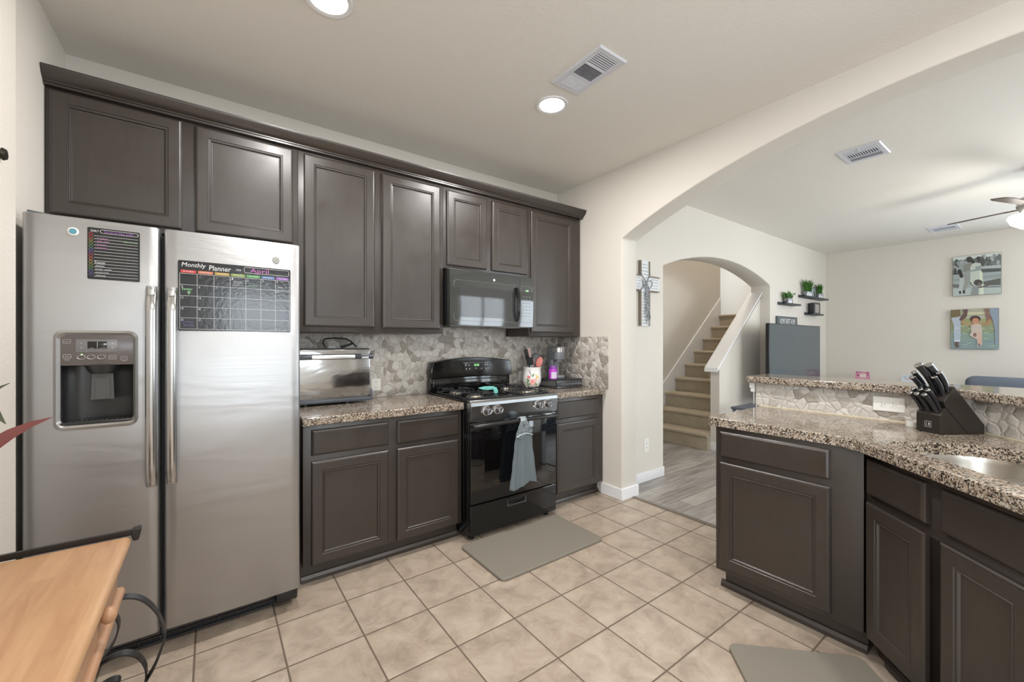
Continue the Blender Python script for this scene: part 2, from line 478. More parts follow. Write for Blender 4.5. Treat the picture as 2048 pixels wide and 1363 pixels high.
# wall with the cross, arched opening to the stairs
xa, xb, zsp, rs = 3.63, 6.07, 2.09, .205
h_ = (xb-xa)/2; Rr = (h_**2+rs**2)/(2*rs); zc = zsp+rs-Rr
pts = [(XT, 0), (XT, CZ2+.1), (XF, CZ2+.1), (XF, 0), (xb, 0), (xb, zsp)]
a0 = math.atan2(zsp-zc, h_); a1 = math.atan2(zsp-zc, -h_)
for i in range(1, 24):
    a = a0+(a1-a0)*i/24; pts.append(((xa+xb)/2+Rr*cos(a), zc+Rr*sin(a)))
pts += [(xa, zsp), (xa, 0)]
struct(B().prism(pts, 'y', YC, 2.655, bev=.008, seg=2), 'wall_shelves', M_WALL, sharp=50)
struct(B().box(4.2, XF+.1, YC+.005, 2.65, CZ2+.1, 5.2), 'wall_stairwell_front', M_WALL)
struct(B().box(4.2, 4.3, 2.65, 3.58, CZ2+.12, 5.2), 'wall_stairwell_side', M_WALL)
struct(B().box(XT, 7.05, 3.58, 3.7, 0, 5.2), 'wall_stairs_left', M_WALL)
struct(B().box(8.0, 8.12, YC+.12, 4.7, 0, 5.2), 'wall_stairs_end', M_WALL)
struct(B().box(6.95, 8.1, 4.6, 4.72, 0, 5.2), 'wall_landing', M_WALL)

# rear wall with door and window openings (behind the camera)
def holed(name, a0, a1, z1, holes, t0, t1, axis):
    """wall with rectangular openings: holes (a0, a1, z0, z1) along the wall"""
    w = B(); q = a0
    def bx(p, r, zz0, zz1):
        if axis == 'x': w.box(p, r, t0, t1, zz0, zz1)
        else: w.box(t0, t1, p, r, zz0, zz1)
    for h0, h1, hz0, hz1 in holes:
        bx(q, h0, 0, z1)
        if hz0 > 0: bx(h0, h1, 0, hz0)
        bx(h0, h1, hz1, z1); q = h1
    bx(q, a1, 0, z1)
    return struct(w, name, M_WALL)
holed('wall_left', YR-.1, YB, CZ, [(-2.25, -.55, .25, 2.25)], -.72, -.6, 'y')
holed('wall_far', YR-.1, 2.65, CZ2, [(-2.05, -.35, .6, 2.42)], XF, XF+.12, 'y')
holed('wall_rear', -.7, 8.3, CZ, [(.10, 1.10, 1.30, 2.14), (4.25, 5.48, .6, 2.42), (5.88, 7.12, .6, 2.42)], YR-.12, YR, 'x')
def window(n, x0, x1, z0, z1, slats, axis='x', y0=YR-.09, sgn=1):
    b = B(); y1 = y0+.05
    def bx(bb_, p, r, q0, q1, zz0, zz1):
        if axis == 'x': bb_.box(p, r, q0, q1, zz0, zz1)
        else: bb_.box(q0, q1, p, r, zz0, zz1)
    for a in (x0, x1-.05, (x0+x1)/2-.025): bx(b, a, a+.05, y0, y1, z0, z1)
    for z in (z0, z1-.05): bx(b, x0, x1, y0, y1, z, z+.05)
    o = struct(b, 'window_%d' % n, M_TRIM)
    if slats:
        s = B(); z = z0+.06
        while z < z1-.05:
            bx(s, x0+.01, x1-.01, y1+.005, y1+.03, z, z+.003); z += .05
        s.obj('window_blind', M_WHITE, parent=o)
window(1, .10, 1.10, 1.30, 2.14, False); window(3, 4.25, 5.48, .6, 2.42, True); window(4, 5.88, 7.12, .6, 2.42, True)
window(5, -2.05, -.35, .6, 2.42, False, 'y', XF+.05); window(2, -2.25, -.55, .25, 2.25, False, 'y', -.70)  # both side windows are unseen, added to let in more light
# half wall below the breakfast bar, with its 45 degree bend
dx = -.7071
def off(s, n, P0=(2.20, .51)):      # point along the angled run (s) and n behind its face
    return (P0[0]-.7071*s+.7071*n, P0[1]-.7071*s-.7071*n)
fL = 1.25
hw = [(2.81, 1.20), (XT-.03, 1.20), (XT-.03, .20), off(fL, .6+.145), off(fL, .6), off(-.262, .6)]
struct(B().prism(hw, 'z', 0, 1.066), 'wall_half', M_WALL)
# baseboards
bb = lambda b, x0, x1, y0, y1: b.box(x0, x1, y0, y1, 0, .095, bev=.004)
b = B(); b.prism([(XW-.013, 2.46), (XW-.013, 2.222), (XT+.013, 2.222), (XT+.013, YC), (XT-.005, YC), (XT-.005, 2.24), (XW+.005, 2.24), (XW+.005, 2.46)], 'z', 0, .095, bev=.004)
struct(b, 'baseboard_pillar', M_TRIM)
struct(B().box(XT, xa, YC-.013, YC, 0, .095, bev=.004), 'baseboard_cross_wall', M_TRIM)
struct(B().box(xb, XF, YC-.013, YC, 0, .095, bev=.004), 'baseboard_shelf_wall', M_TRIM)
struct(B().box(XF-.013, XF, YR, YC, 0, .095, bev=.004), 'baseboard_far', M_TRIM)
struct(B().box(-.62, -.555, -.5, 2.205, 0, CZ+.02, bev=.012, seg=3), 'wall_left_near', M_WALL)
struct(B().box(-.56, -.542, -.5, 2.2, 0, .095, bev=.004), 'baseboard_left', M_TRIM)
struct(B().box(XT, 4.86, 3.567, 3.58, 0, .095, bev=.004), 'baseboard_hall', M_TRIM)

# ------------------------------------------------------------------ staircase
st = thing('staircase', 'carpeted staircase rising behind the arched opening', 'stairs', (4.87, 2.65, 0))
RI, RU, X0 = .199, .26, 4.87
for i in range(9):
    x = X0+i*RU; x1 = x+RU+.02 if i < 8 else 7.99
    b = B()
    ya = 2.66 if x > 6.0 else 2.645
    prof = [(x+.028, 0 if i == 0 else (i)*RI-.02), (x+.028, (i+1)*RI-.045), (x+.008, (i+1)*RI-.040), (x, (i+1)*RI-.022), (x+.006, (i+1)*RI-.006), (x+.022, (i+1)*RI), (x1, (i+1)*RI), (x1, 0 if i == 0 else i*RI-.02)]
    b.prism(prof, 'y', ya, 3.56)
    if i == 8: b.box(6.98, 7.99, 3.55, 4.6, 8*RI, 9*RI)
    b.obj('carpeted_step', M_CARPET, parent=st, world=True, sharp=50)
def slope(x): return RI*1.0+ (x-X0)*RI/RU
pts = [(X0-.02, 0), (X0-.02, .30), (7.03, 1.79+.30), (7.03, 1.79), (7.03, 1.5), (X0+.3, 0)]
B().prism(pts, 'y', 3.56, 3.58, bev=.003).obj('skirt_board', M_TRIM, parent=st, world=True)
gx = 5.0-.03
gs = .84
pts = [(gx, 0), (gx, 1.0), (6.25, 1.0+(6.25-gx)*gs), (6.25, 0)]
struct(B().prism(pts, 'y', 2.535, 2.645), 'wall_stair_guard', M_WALL)
ct = [(gx-.10, .965), (gx-.085, 1.02), (6.2, 1.02+(6.2-gx+.085)*gs+.0), (6.2, .985+(6.2-gx+.10)*gs)]
cb = B(); cb.prism(ct, 'y', 2.505, 2.675, bev=.006)
struct(cb, 'trim_stair_cap', M_TRIM)
struct(B().box(gx-.013, gx, 2.52, 2.66, 0, .10, bev=.004), 'baseboard_stair_guard', M_TRIM)
b = B(); b.lathe([(.0, 0), (.12, 0), (.13, .03), (.10, .06), (0, .07)], (5.8, 3.1, 5.12), seg=24, cap=False)  # unseen fixture and lamp added to light the stairwell from above
o = b.obj('added_stair_light', emis('added_stair_glow', (1, .94, .85), 14)); tag(o, 'unseen round light added on the high ceiling above the stairs', 'ceiling light')

l = bpy.data.lights.new('stair_fill', 'POINT'); l.energy = 55; l.color = (1, .95, .88); l.shadow_soft_size = .15
lo = bpy.data.objects.new('stair_fill_light', l); COL.objects.link(lo); lo.location = (5.8, 3.1, 4.95)

# ------------------------------------------------------------------ cabinets
DOOR = [(0, .020), (0, .006), (.005, .0015), (.011, 0), (.052, 0), (.054, .003), (.059, .0035), (.061, .0015), (.064, .002), (.068, .0085), (.072, .009)]
DRAW = [(0, .020), (0, .008), (.004, .004), (.012, 0)]
def front(par, name, x0, x1, z0, z1, prof=DOOR, y=-.020):
    b = B(); b.rings(x0, x1, z0, z1, y, prof); return b.obj(name, M_CAB, parent=par, sharp=25)
def base_cabinet(label, loc, rz, w, d, doors, drawers, toe_l=0, group=None, ztop=.873, open_r=None):
    """local frame: x along the face from its left end, y=0 the face frame, +y to the wall"""
    t = thing('base_cabinet', label, 'cabinet', loc, rz, group)
    b = B()
    b.box(0, w, 0, d, .11, ztop, bev=.0015)
    b.box(toe_l, w, .065, d, 0, .112)
    b.obj('cabinet_body', M_CAB, parent=t)
    q = B(); q.prism([(.047, 0), (.065, 0), (.065, .035), (.058, .033), (.049, .018)], 'x', max(0, toe_l-.018), w)
    q.obj('toe_moulding', M_CAB, parent=t)
    for a, c, z0, z1 in doors: front(t, 'door', a, c, z0, z1)
    for a, c, z0, z1 in drawers: front(t, 'drawer', a, c, z0, z1, DRAW)
    return t
YF = 2.44
base_cabinet('dark brown base cabinet with two doors and two drawers between refrigerator and stove', (.395, YF, 0), 0, .965, YB-YF-.002,
             [(.040, .461, .113, .675), (.516, .938, .113, .675)], [(.040, .463, .709, .847), (.516, .940, .706, .845)])
base_cabinet('narrow dark brown base cabinet with one door right of the stove', (2.14, YF, 0), 0, XW-2.14-.004, YB-YF-.002,
             [(.078, .562, .113, .672)], [(.078, .562, .706, .842)])
base_cabinet('dark brown peninsula cabinet with one drawer over one wide door facing the stove', (2.19, 1.135, 0), -pi/2, .620, .585,
             [(.027, .510, .137, .690)], [(.027, .508, .722, .852)], toe_l=.02)
sk = thing('sink_cabinet', 'angled dark brown sink cabinet with two doors below the steel sink', 'cabinet', (2.20, .51, 0), radians(225), None)
sk.rotation_euler = (0, 0, radians(-135))
b = B(); b.prism([(-.005, 0), (1.25, 0), (1.25, .58), (.24, .58), (-.005, .33)], 'z', .11, .66)
b.box(-.005, 1.25, 0, .02, .11, .873)
b.prism([(-.03, .068), (1.25, .068), (1.25, .57), (.24, .57), (-.03, .29)], 'z', 0, .112); b.obj('cabinet_body', M_CAB, parent=sk)
b = B(); b.prism([(.047, 0), (.065, 0), (.065, .035), (.058, .033), (.049, .018)], 'x', .03, 1.25); b.obj('toe_moulding', M_CAB, parent=sk)
for a, c in ((.025, .312), (.372, .66), (.73, 1.22)):
    front(sk, 'door', a, c, .113, .668); front(sk, 'drawer', a, c, .702, .842, DRAW)

YU = 2.70
def upper_cabinet(label, x0, x1, z0, z1, doors):
    t = thing('upper_cabinet', label, 'cabinet', (x0, YU, z0))
    b = B(); b.box(0, x1-x0, 0, YB-YU-.002, 0, z1-z0, bev=.0015); b.obj('cabinet_body', M_CAB, parent=t)
    for a, c, za, zb in doors: front(t, 'door', a-x0, c-x0, za-z0, zb-z0)
    return t
upper_cabinet('wide dark brown wall cabinet with two short doors above the refrigerator', -.598, .411, 1.868, 2.462, [(-.582, -.122, 1.897, 2.450), (-.068, .383, 1.897, 2.446)])
upper_cabinet('tall dark brown wall cabinet with two long doors between refrigerator and microwave', .4115, 1.355, 1.385, 2.462, [(.441, .857, 1.417, 2.440), (.908, 1.326, 1.415, 2.437)])
upper_cabinet('short dark brown wall cabinet with two small doors above the microwave', 1.3555, 2.145, 1.862, 2.462, [(1.381, 1.723, 1.886, 2.432), (1.773, 2.116, 1.883, 2.429)])
upper_cabinet('tall dark brown wall cabinet with one long door beside the arch wall', 2.1455, XW-.022, 1.375, 2.462, [(2.165, 2.66, 1.407, 2.428)])
prof = [(YU+.0, 2.4625), (YU-.022, 2.4625), (YU-.022, 2.472), (YU-.028, 2.474), (YU-.028, 2.480), (YU-.038, 2.486), (YU-.052, 2.498), (YU-.062, 2.518), (YU-.066, 2.524), (YU-.066, 2.532), (YU+.02, 2.532), (YU+.02, 2.4625)]
b = B(); b.prism(prof, 'x', -.598, XW-.001)
tag(b.obj('crown_moulding', M_CAB, loc=None), 'dark brown crown moulding running along the top of the wall cabinets', 'moulding')

# ------------------------------------------------------------------ worktops
def slab(name, pts, z0, z1, m, label, bev=.007, holes=None):
    b = B(); b.prism(pts, 'z', z0, z1, bev=bev, seg=3); o = b.obj(name, m, sharp=50)
    return tag(o, label, 'countertop')
slab('countertop', [(.385, 2.400), (1.363, 2.400), (1.363, YB-.012), (.385, YB-.012)], .874, .920, M_GRAN, 'speckled granite countertop under the toaster oven')
slab('countertop', [(2.135, 2.400), (XW-.014, 2.400), (XW-.014, YB-.012), (2.135, YB-.012)], .874, .920, M_GRAN, 'short speckled granite countertop under the coffee maker')
def arc(c, r, a0, a1, n=6): return [(c[0]+r*cos(radians(a0+(a1-a0)*i/n)), c[1]+r*sin(radians(a0+(a1-a0)*i/n))) for i in range(n+1)]
front_line = [(2.172, .60), (2.165, .575), (2.150, .552), off(.03, -.055)]
pen = arc((2.198, 1.145), .03, 90, 180, 5) + [(2.172, .80)] + front_line + [off(1.25, -.055), off(1.25, .588), off(-.262, .588), (2.797, 1.17)]
o = slab('countertop', pen, .874, .920, M_GRAN, 'long speckled granite peninsula countertop with the undermount sink cut out', bev=.006)
# sink cut-out in the angled run
def sinkpts(g=0):
    loc = rrect(.035-g, .76+g, .035-g, .43+g, [.15+g, .15+g, .06+g, .06+g], 8)
    return [off(s, n) for s, n in loc]
c = B(); c.prism(sinkpts(), 'z', .80, .95); boolean(o, c)
# sink bowls
sn = thing('sink', 'stainless steel double bowl undermount sink in the peninsula countertop', 'sink', (off(.4, .23)[0], off(.4, .23)[1], .66), 0)
def bowl(s0, s1, n0, n1, rr, depth, name):
    t = bmesh.new(); L = []
    for g, z in ((.012, 0), (0, 0), (-.004, -.02), (-.012, -depth+.03), (-.03, -depth+.004), (-.06, -depth)):
        q = rrect(s0-g, s1+g, n0-g, n1+g, [max(.02, r_+g) for r_ in rr], 6)
        L.append([t.verts.new((*off(a, c_), .8725+z)) for a, c_ in q])
    for A, C in zip(L, L[1:]):
        for i in range(len(A)): t.faces.new((A[i], A[(i+1) % len(A)], C[(i+1) % len(A)], C[i]))
    t.faces.new(L[-1])
    bmesh.ops.recalc_face_normals(t, faces=t.faces)
    b = B(); b.merge(t)
    cx, cy = off((s0+s1)/2, (n0+n1)/2); zb = .8725-depth
    b.lathe([(0, .004), (.03, .004), (.038, .002), (.038, 0)], (cx, cy, zb), cap=False, seg=20)
    o = b.obj(name, M_SINK, parent=sn, world=True, sharp=60)
    return o
bowl(.030, .335, .030, .435, [.15, .15, .06, .06], .19, 'small_bowl')
bowl(.365, .765, .030, .435, [.15, .15, .06, .06], .21, 'large_bowl')
b = B(); b.prism(sinkpts(.02), 'z', .866, .8735); rim = b.obj('sink_rim', M_SINK, parent=sn, world=True, sharp=60)
for s0, s1 in ((.030, .335), (.365, .765)):
    c = B(); c.prism([off(a, n) for a, n in rrect(s0, s1, .030, .435, [.15, .15, .06, .06], 8)], 'z', .85, .89)
    bmesh.ops.transform(c.bm, matrix=parent_matrix(sn).inverted(), verts=c.bm.verts); boolean(rim, c)
# raised breakfast bar
bp = [(2.752, 1.235), (2.752, .31), off(-.215, .53), off(fL, .53), off(fL, .86), (3.07, .02), (3.07, 1.235)]
slab('breakfast_bar', bp, 1.067, 1.108, M_GRAN, 'raised speckled granite breakfast bar on the half wall')
# ------------------------------------------------------------------ stone backsplashes
def splash(b, name, label, **k): return tag(b.obj(name, M_STONE, **k), label, 'backsplash')
splash(B().box(.37, 1.3625, YB-.011, YB, .9205, 1.384).box(1.3625, 2.1375, YB-.011, YB, .90, 1.86).box(2.1375, XW-.012, YB-.011, YB, .9205, 1.374), 'backsplash', 'flat pebble tile backsplash on the wall behind the stove')
splash(B().box(XW-.011, XW, 2.378, YB, .9205, 1.374, bev=.002), 'backsplash', 'beige pebble tile backsplash on the arch wall beside the coffee maker')
bs = [(2.799, 1.195), (2.81, 1.195), (2.81, .2705), off(fL, .6), off(fL, .589), off(-.257, .589)]
o = splash(B().prism(bs, 'z', .9205, 1.066), 'backsplash', 'beige pebble tile backsplash under the breakfast bar')
cz = [(2.7925, 1.172), (2.7985, 1.172), (2.7985, .277), off(1.2, .5885), off(1.2, .582), off(-.25, .582)]
tag(B().prism(cz, 'z', .9202, .9255).obj('caulk_bead', mat('cream_caulk', srgb(214, 202, 176), .5)), 'cream caulk line where the peninsula countertop meets the pebble tile', 'caulk')

# ------------------------------------------------------------------ outlets
def outlet(label, loc, rz, plate=(.07, .115), sockets=1, horiz=False, dark=False):
    """local: facing -y, centre at origin"""
    t = thing('wall_outlet', label, 'outlet', loc, rz)
    w, h = plate
    b = B(); b.rings(-w/2, w/2, -h/2, h/2, -.006, [(0, .006), (0, .003), (.003, 0)]); b.obj('cover_plate', M_WHITE, parent=t)
    cs = [(-.022 if horiz else 0, 0 if horiz else -.02), (.022 if horiz else 0, 0 if horiz else .02)]
    for cx, czz in cs:
        b = B(); b.prism(rrect(cx-.015, cx+.015, czz-.014, czz+.014, .011), 'y', -.0075, -.005)
        s = b.obj('socket', M_WHITE, parent=t)
        k = B()
        if horiz:
            k.box(cx-.007, cx-.001, -.0082, -.0074, czz+.0045, czz+.0065).box(cx-.007, cx-.001, -.0082, -.0074, czz-.0065, czz-.0045); k.cyl((cx+.007, -.0074, czz), .0022, .0008, 'y', 10)
        else:
            k.box(cx-.0065, cx-.0045, -.0082, -.0074, czz, czz+.006).box(cx+.0045, cx+.0065, -.0082, -.0074, czz, czz+.006); k.cyl((cx, -.0074, czz-.006), .0022, .0008, 'y', 10)
        k.obj('slots', M_BLACKP, parent=s)
    return t
outlet('white outlet on the pebble backsplash right of the toaster oven', (.972, YB-.0115, 1.013), 0, (.072, .088))
outlet('white outlet on the pebble backsplash left of the utensil crock', (2.318, YB-.0115, 1.013), 0, (.07, .09))
outlet('white outlet on the cream wall below the cross', (3.35, YC-.0005, .34), 0, (.075, .13))
outlet('wide white double outlet on the backsplash under the bar left of the knife block', (2.7985, .558, 1.005), -pi/2, (.125, .075), horiz=True)

# ------------------------------------------------------------------ refrigerator
fr = thing('refrigerator', 'stainless steel side by side refrigerator with ice and water dispenser', 'refrigerator', (-.10, 2.70, 0))
b = B(); b.box(-.555, .355, 2.352, 2.98, .04, 1.785, bev=.006); b.obj('cabinet_case', mat('grey_case_paint', srgb(70, 70, 72), .5), parent=fr, world=True)
def fdoor(name, x0, x1, hole=None):
    """door skin with slightly bowed front and rounded vertical edges; hole = (x0, x1, z0, z1) left open for the dispenser"""
    xs = [x0+.014+(x1-x0-.028)*i/16 for i in range(17)]
    if hole:
        for h in hole[:2]: xs[min(range(17), key=lambda i: abs(xs[i]-h))] = h
    fy = lambda x: 2.262-.004*(1-(2*(x-x0)/(x1-x0)-1)**2)
    pts = [(x0, 2.345), (x0, 2.288), (x0+.002, 2.276), (x0+.007, 2.267)] + [(x, fy(x)) for x in xs] + [(x1-.007, 2.267), (x1-.002, 2.276), (x1, 2.288), (x1, 2.345)]
    zs = [.108, .112] + (list(hole[2:]) if hole else []) + [1.796, 1.800]
    t = bmesh.new(); G_ = []
    for z in zs:
        ins = .003 if z in (.108, 1.800) else 0
        G_.append([t.verts.new((x, y+ins, z)) for x, y in pts])
    for j in range(len(zs)-1):
        for i in range(len(pts)-1):
            if hole and zs[j] == hole[2] and hole[0]-.001 <= pts[i][0] and pts[i+1][0] <= hole[1]+.001: continue
            t.faces.new((G_[j][i], G_[j][i+1], G_[j+1][i+1], G_[j+1][i]))
        t.faces.new((G_[j][-1], G_[j][0], G_[j+1][0], G_[j+1][-1]))
    t.faces.new(G_[0]); t.faces.new(G_[-1])
    bmesh.ops.recalc_face_normals(t, faces=t.faces)
    b = B(); b.merge(t)
    return b.obj(name, M_FRIDGE, parent=fr, world=True, sharp=40)
fz = fdoor('freezer_door', -.562, -.1745, (-.467, -.252, 1.000, 1.354)); rf = fdoor('refrigerator_door', -.1625, .357)
def ringframe(b, o_, i_, y0, y1, mi=0, r0=.03, r1=.02, bulge=.006):
    A = rrect(*o_, r0, 6); C = rrect(*i_, r1, 6); t = bmesh.new(); n = len(A)
    M_ = [((a[0]+c_[0])/2, (a[1]+c_[1])/2) for a, c_ in zip(A, C)]
    L = [[t.verts.new((p[0], y1, p[1])) for p in A], [t.verts.new((p[0], y0, p[1])) for p in A], [t.verts.new((p[0], y0-bulge, p[1])) for p in M_], [t.verts.new((p[0], y0+.004, p[1])) for p in C], [t.verts.new((p[0], y1+.01, p[1])) for p in C]]
    for P, Q in zip(L, L[1:]):
        for i in range(n): t.faces.new((P[i], P[(i+1) % n], Q[(i+1) % n], Q[i]))
    bmesh.ops.recalc_face_normals(t, faces=t.faces); b.merge(t, mi)
b = B(); ringframe(b, (-.479, -.242, .985, 1.368), (-.461, -.257, 1.008, 1.350), 2.254, 2.262)
b.obj('dispenser_bezel', M_SILVER, parent=fz).matrix_parent_inverse = Matrix.Identity(4)
bz = [o for o in bpy.data.objects if o.name == 'dispenser_bezel'][0]
def fworld(b, name, m, par, **k):
    bmesh.ops.transform(b.bm, matrix=parent_matrix(fr).inverted(), verts=b.bm.verts); return b.obj(name, m, parent=par, **k)
bz.data.transform(parent_matrix(fr).inverted())
b = B(); b.box(-.4665, -.2525, 2.258, 2.272, 1.232, 1.353, bev=.003); fworld(b, 'control_panel', M_GREYP, fz)
b = B(); t_ = []
cav = [(-.4665, 2.27), (-.4665, 2.30), (-.452, 2.322), (-.41, 2.334), (-.31, 2.334), (-.267, 2.322), (-.2525, 2.30), (-.2525, 2.27), (-.2505, 2.27), (-.2505, 2.336), (-.4685, 2.336), (-.4685, 2.27)]
b.prism(cav, 'z', 1.003, 1.235)
fworld(b, 'dispenser_cavity', M_CAV, fz, sharp=60)
b = B(); b.lathe([(0, 0), (.035, 0), (.046, .018), (.052, .034)], (-.352, 2.292, 1.200), seg=28, cap=True, sy=.8); fworld(b, 'ice_chute', M_CAV, fz)
b = B(); b.prism([(-.388, 1.092), (-.318, 1.092), (-.322, 1.198), (-.384, 1.198)], 'y', 2.300, 2.306, bev=.002); b.prism([(-.375, 1.094), (-.330, 1.094), (-.332, 1.178), (-.374, 1.178)], 'y', 2.297, 2.302, bev=.001)
fworld(b, 'dispenser_paddle', mat('grey_paddle', srgb(88, 90, 90), .3), fz)
b = B(); b.box(-.462, -.257, 2.252, 2.325, 1.006, 1.016, bev=.003)
for i in range(12): b.box(-.44+i*.0145, -.432+i*.0145, 2.262, 2.318, 1.016, 1.0185)
fworld(b, 'drip_tray', M_CAV, fz)
b = B(); b.box(-.421, -.303, 2.2565, 2.259, 1.283, 1.334, bev=.001); fworld(b, 'display_surround', mat('lighter_grey_panel', (.20, .195, .20), .3), fz)
b = B(); b.box(-.388, -.334, 2.2555, 2.2575, 1.297, 1.325, bev=.0005); dsp = fworld(b, 'display_window', M_BLACK, fz)
b = B()
b.box(-.3612, -.3602, 2.2551, 2.2556, 1.299, 1.323); text_bm('Freezer', .012, .0022, -.376, 2.2556, 1.2995, target=b); text_bm('Refrigerator', .018, .0022, -.347, 2.2556, 1.2995, target=b)
for z in (1.318, 1.300):
    for x in (-.405, -.318): b.prism([(x-.003, z-.001), (x+.003, z-.001), (x, z+.0015)], 'y', 2.2560, 2.2566)
def keyring(x, z, w=.020, h=.014):
    A = rrect(x-w/2, x+w/2, z-h/2, z+h/2, .002, 3); b.tube([(p[0], 2.2578, p[1]) for p in A], .0004, 4, closed=True)
for x, z in ((-.444, 1.325), (-.443, 1.268), (-.318, 1.262), (-.284, 1.258)): keyring(x, z)
for s_, x, z in (('Door Alarm', -.444, 1.325), ('Water', -.443, 1.268), ('Light', -.318, 1.262), ('Lock', -.284, 1.259), ('Reset', -.443, 1.255), ('Controls', -.284, 1.248)): text_bm(s_, .012, .0028, x, 2.2582, z, target=b)
fworld(b, 'panel_lettering', M_INKW, fz)
b = B()
for x in (-.405, -.378, -.350): b.tube([(x+.0115*cos(a*pi/8)*(1+.1*sin(a*3)), 2.2572, 1.264+.008*sin(a*pi/8)) for a in range(16)], .0016, 5, closed=True)
fworld(b, 'worn_dispenser_buttons', M_SILVER, fz)
b = B(); b.ball((-.404, 2.2575, 1.274), .0028); fworld(b, 'indicator_light', M_GREEN, fz)
# bowed bar handles
def fhandle(x, door):
    b = B(); path = []
    for i in range(25):
        u = i/24; z = .730+.822*u; e = min(u, 1-u)*24
        y = 2.215 + (.022 if e < 1 else (.008 if e < 2 else 0)) - .010*(1-(2*u-1)**2)
        path.append((x, y, z))
    t = bmesh.new(); L = []
    for p in path:
        L.append([t.verts.new((p[0]+.0175*cx, p[1]+.013*cy, p[2])) for cx, cy in ((-1, .7), (-1, -.1), (-.72, -.72), (-.3, -.95), (.3, -.95), (.72, -.72), (1, -.1), (1, .7))])
    for P, Q in zip(L, L[1:]):
        for i in range(8): t.faces.new((P[i], P[(i+1) % 8], Q[(i+1) % 8], Q[i]))
    t.faces.new(L[0]); t.faces.new(L[-1]); bmesh.ops.recalc_face_normals(t, faces=t.faces); b.merge(t)
    for z in (.755, 1.527): b.box(x-.011, x+.011, 2.216, 2.262, z-.016, z+.016, bev=.003)
    fworld(b, 'handle', M_STEEL, door, sharp=50)
fhandle(-.1985, fz); fhandle(-.1340, rf)
b = B(); b.lathe([(0, .006), (.0105, .006), (.0115, .0045), (.0135, .0045), (.0145, .006), (.0155, .0045), (.016, 0)], (.250, 2.2635, 1.716), axis='y', seg=28, cap=False)
bd = fworld(b, 'round_badge', M_CHROME, rf)
b = B(); text_bm('GE', .013, .011, .250, 2.2576, 1.716, target=b, shear=.2); b.tube([(.25+.0105*cos(a*pi/12), 2.2577, 1.716+.0105*sin(a*pi/12)) for a in range(24)], .0005, 4, closed=True)
fworld(b, 'badge_lettering', mat('badge_grey', srgb(90, 90, 92), .3), rf)
# toe grille and hinge covers
b = B(); b.box(-.55, .30, 2.362, 2.375, .015, .100)
fworld(b, 'toe_grille', M_BLACKP, fr)
b = B()
for z in (.020, .048, .074, .098): b.box(-.55, .255, 2.352, 2.366, z-.002, z+.002)
for i in range(12): b.box(-.53+i*.07, -.5275+i*.07, 2.352, 2.366, .018, .1)
fworld(b, 'grille_bars', mat('dark_blue_grey_plastic', srgb(58, 64, 70), .4), fr)
b = B(); b.box(.255, .352, 2.315, 2.40, .03, .092, bev=.01); b.cyl((.335, 2.31, .085), .012, .022, 'z', 14); fworld(b, 'foot_cover', M_BLACKP, fr)
b = B(); b.prism([(-.556, 2.300), (-.47, 2.36), (-.47, 2.42), (-.556, 2.42)], 'z', 1.801, 1.818, bev=.004); fworld(b, 'hinge_cover', M_DGREY, fr)
b = B(); b.prism([(.350, 2.300), (.31, 2.33), (.29, 2.42), (.350, 2.42)], 'z', 1.801, 1.812, bev=.003); fworld(b, 'hinge_cover', M_DGREY, fr)

# ------------------------------------------------------------------ planners and magnet on the refrigerator
COLS = {'red': (196, 62, 58), 'orange': (196, 112, 78), 'gold': (182, 148, 64), 'lime': (134, 156, 76), 'green': (84, 152, 86), 'blue': (96, 124, 172), 'purple': (140, 88, 172), 'violet': (104, 96, 168), 'pink': (180, 104, 168), 'ltgreen': (150, 205, 150), 'chalk': (205, 208, 212)}
MC = {k: flat('chalk_'+k, *v) for k, v in COLS.items()}
def sheet(b, x0, x1, z0, z1, y, th=.0012, r=.006, mi=0): b.prism(rrect(x0, x1, z0, z1, r, 4), 'y', y-th, y, mi); return b
def bar(b, x0, x1, z0, z1, y, mi=0): return b.box(x0, x1, y-.0003, y, z0, z1, mi)
mp = thing('magnetic_calendar', 'large black monthly planner sheet on the right refrigerator door', 'calendar', (.098, 2.2575, 1.371))
YP = 2.2575
b = B(); sheet(b, -.116, .311, 1.372, 1.674, YP); bmesh.ops.subdivide_edges
b.obj('planner_sheet', M_CHALK, parent=mp, world=True)
yy = YP-.0012
gx0, gx1, gz0, gz1 = -.110, .306, 1.379, 1.618; cw = (gx1-gx0)/7; rh = (gz1-gz0)/5
b = B()
for i in range(8): bar(b, gx0+i*cw-.0005, gx0+i*cw+.0005, gz0, gz1, yy)
for j in range(6): bar(b, gx0, gx1, gz0+j*rh-.0005, gz0+j*rh+.0005, yy)
A = rrect(.122, .303, 1.642, 1.668, .006, 4); b.tube([(p[0], yy, p[1]) for p in A], .0007, 4, closed=True)
b.obj('grid_lines', M_INKW, parent=mp, world=True)
b = B(); text_bm('Monthly', .083, .024, -.062, yy, 1.654, target=b, shear=.15); text_bm('Planner', .080, .022, .031, yy, 1.651, target=b, shear=.1)
text_bm('>>>', .018, .010, .100, yy, 1.652, target=b)
b.obj('planner_title', M_INKW, parent=mp, world=True)
b = B(); text_bm('April', .075, .026, .182, yy-.0008, 1.652, target=b); b.obj('handwritten_month', MC['pink'], parent=mp, world=True)
days = [('Sunday', 'red'), ('Monday', 'orange'), ('Tuesday', 'gold'), ('Wednesday', 'lime'), ('Thursday', 'green'), ('Friday', 'blue'), ('Saturday', 'purple')]
for i, (dname, cc) in enumerate(days):
    xc = gx0+(i+.5)*cw
    b = B(); sheet(b, xc-.0265, xc+.0265, 1.6215, 1.6335, yy, .0004, .002); b.obj('day_tab', MC[cc], parent=mp, world=True)
b = B()
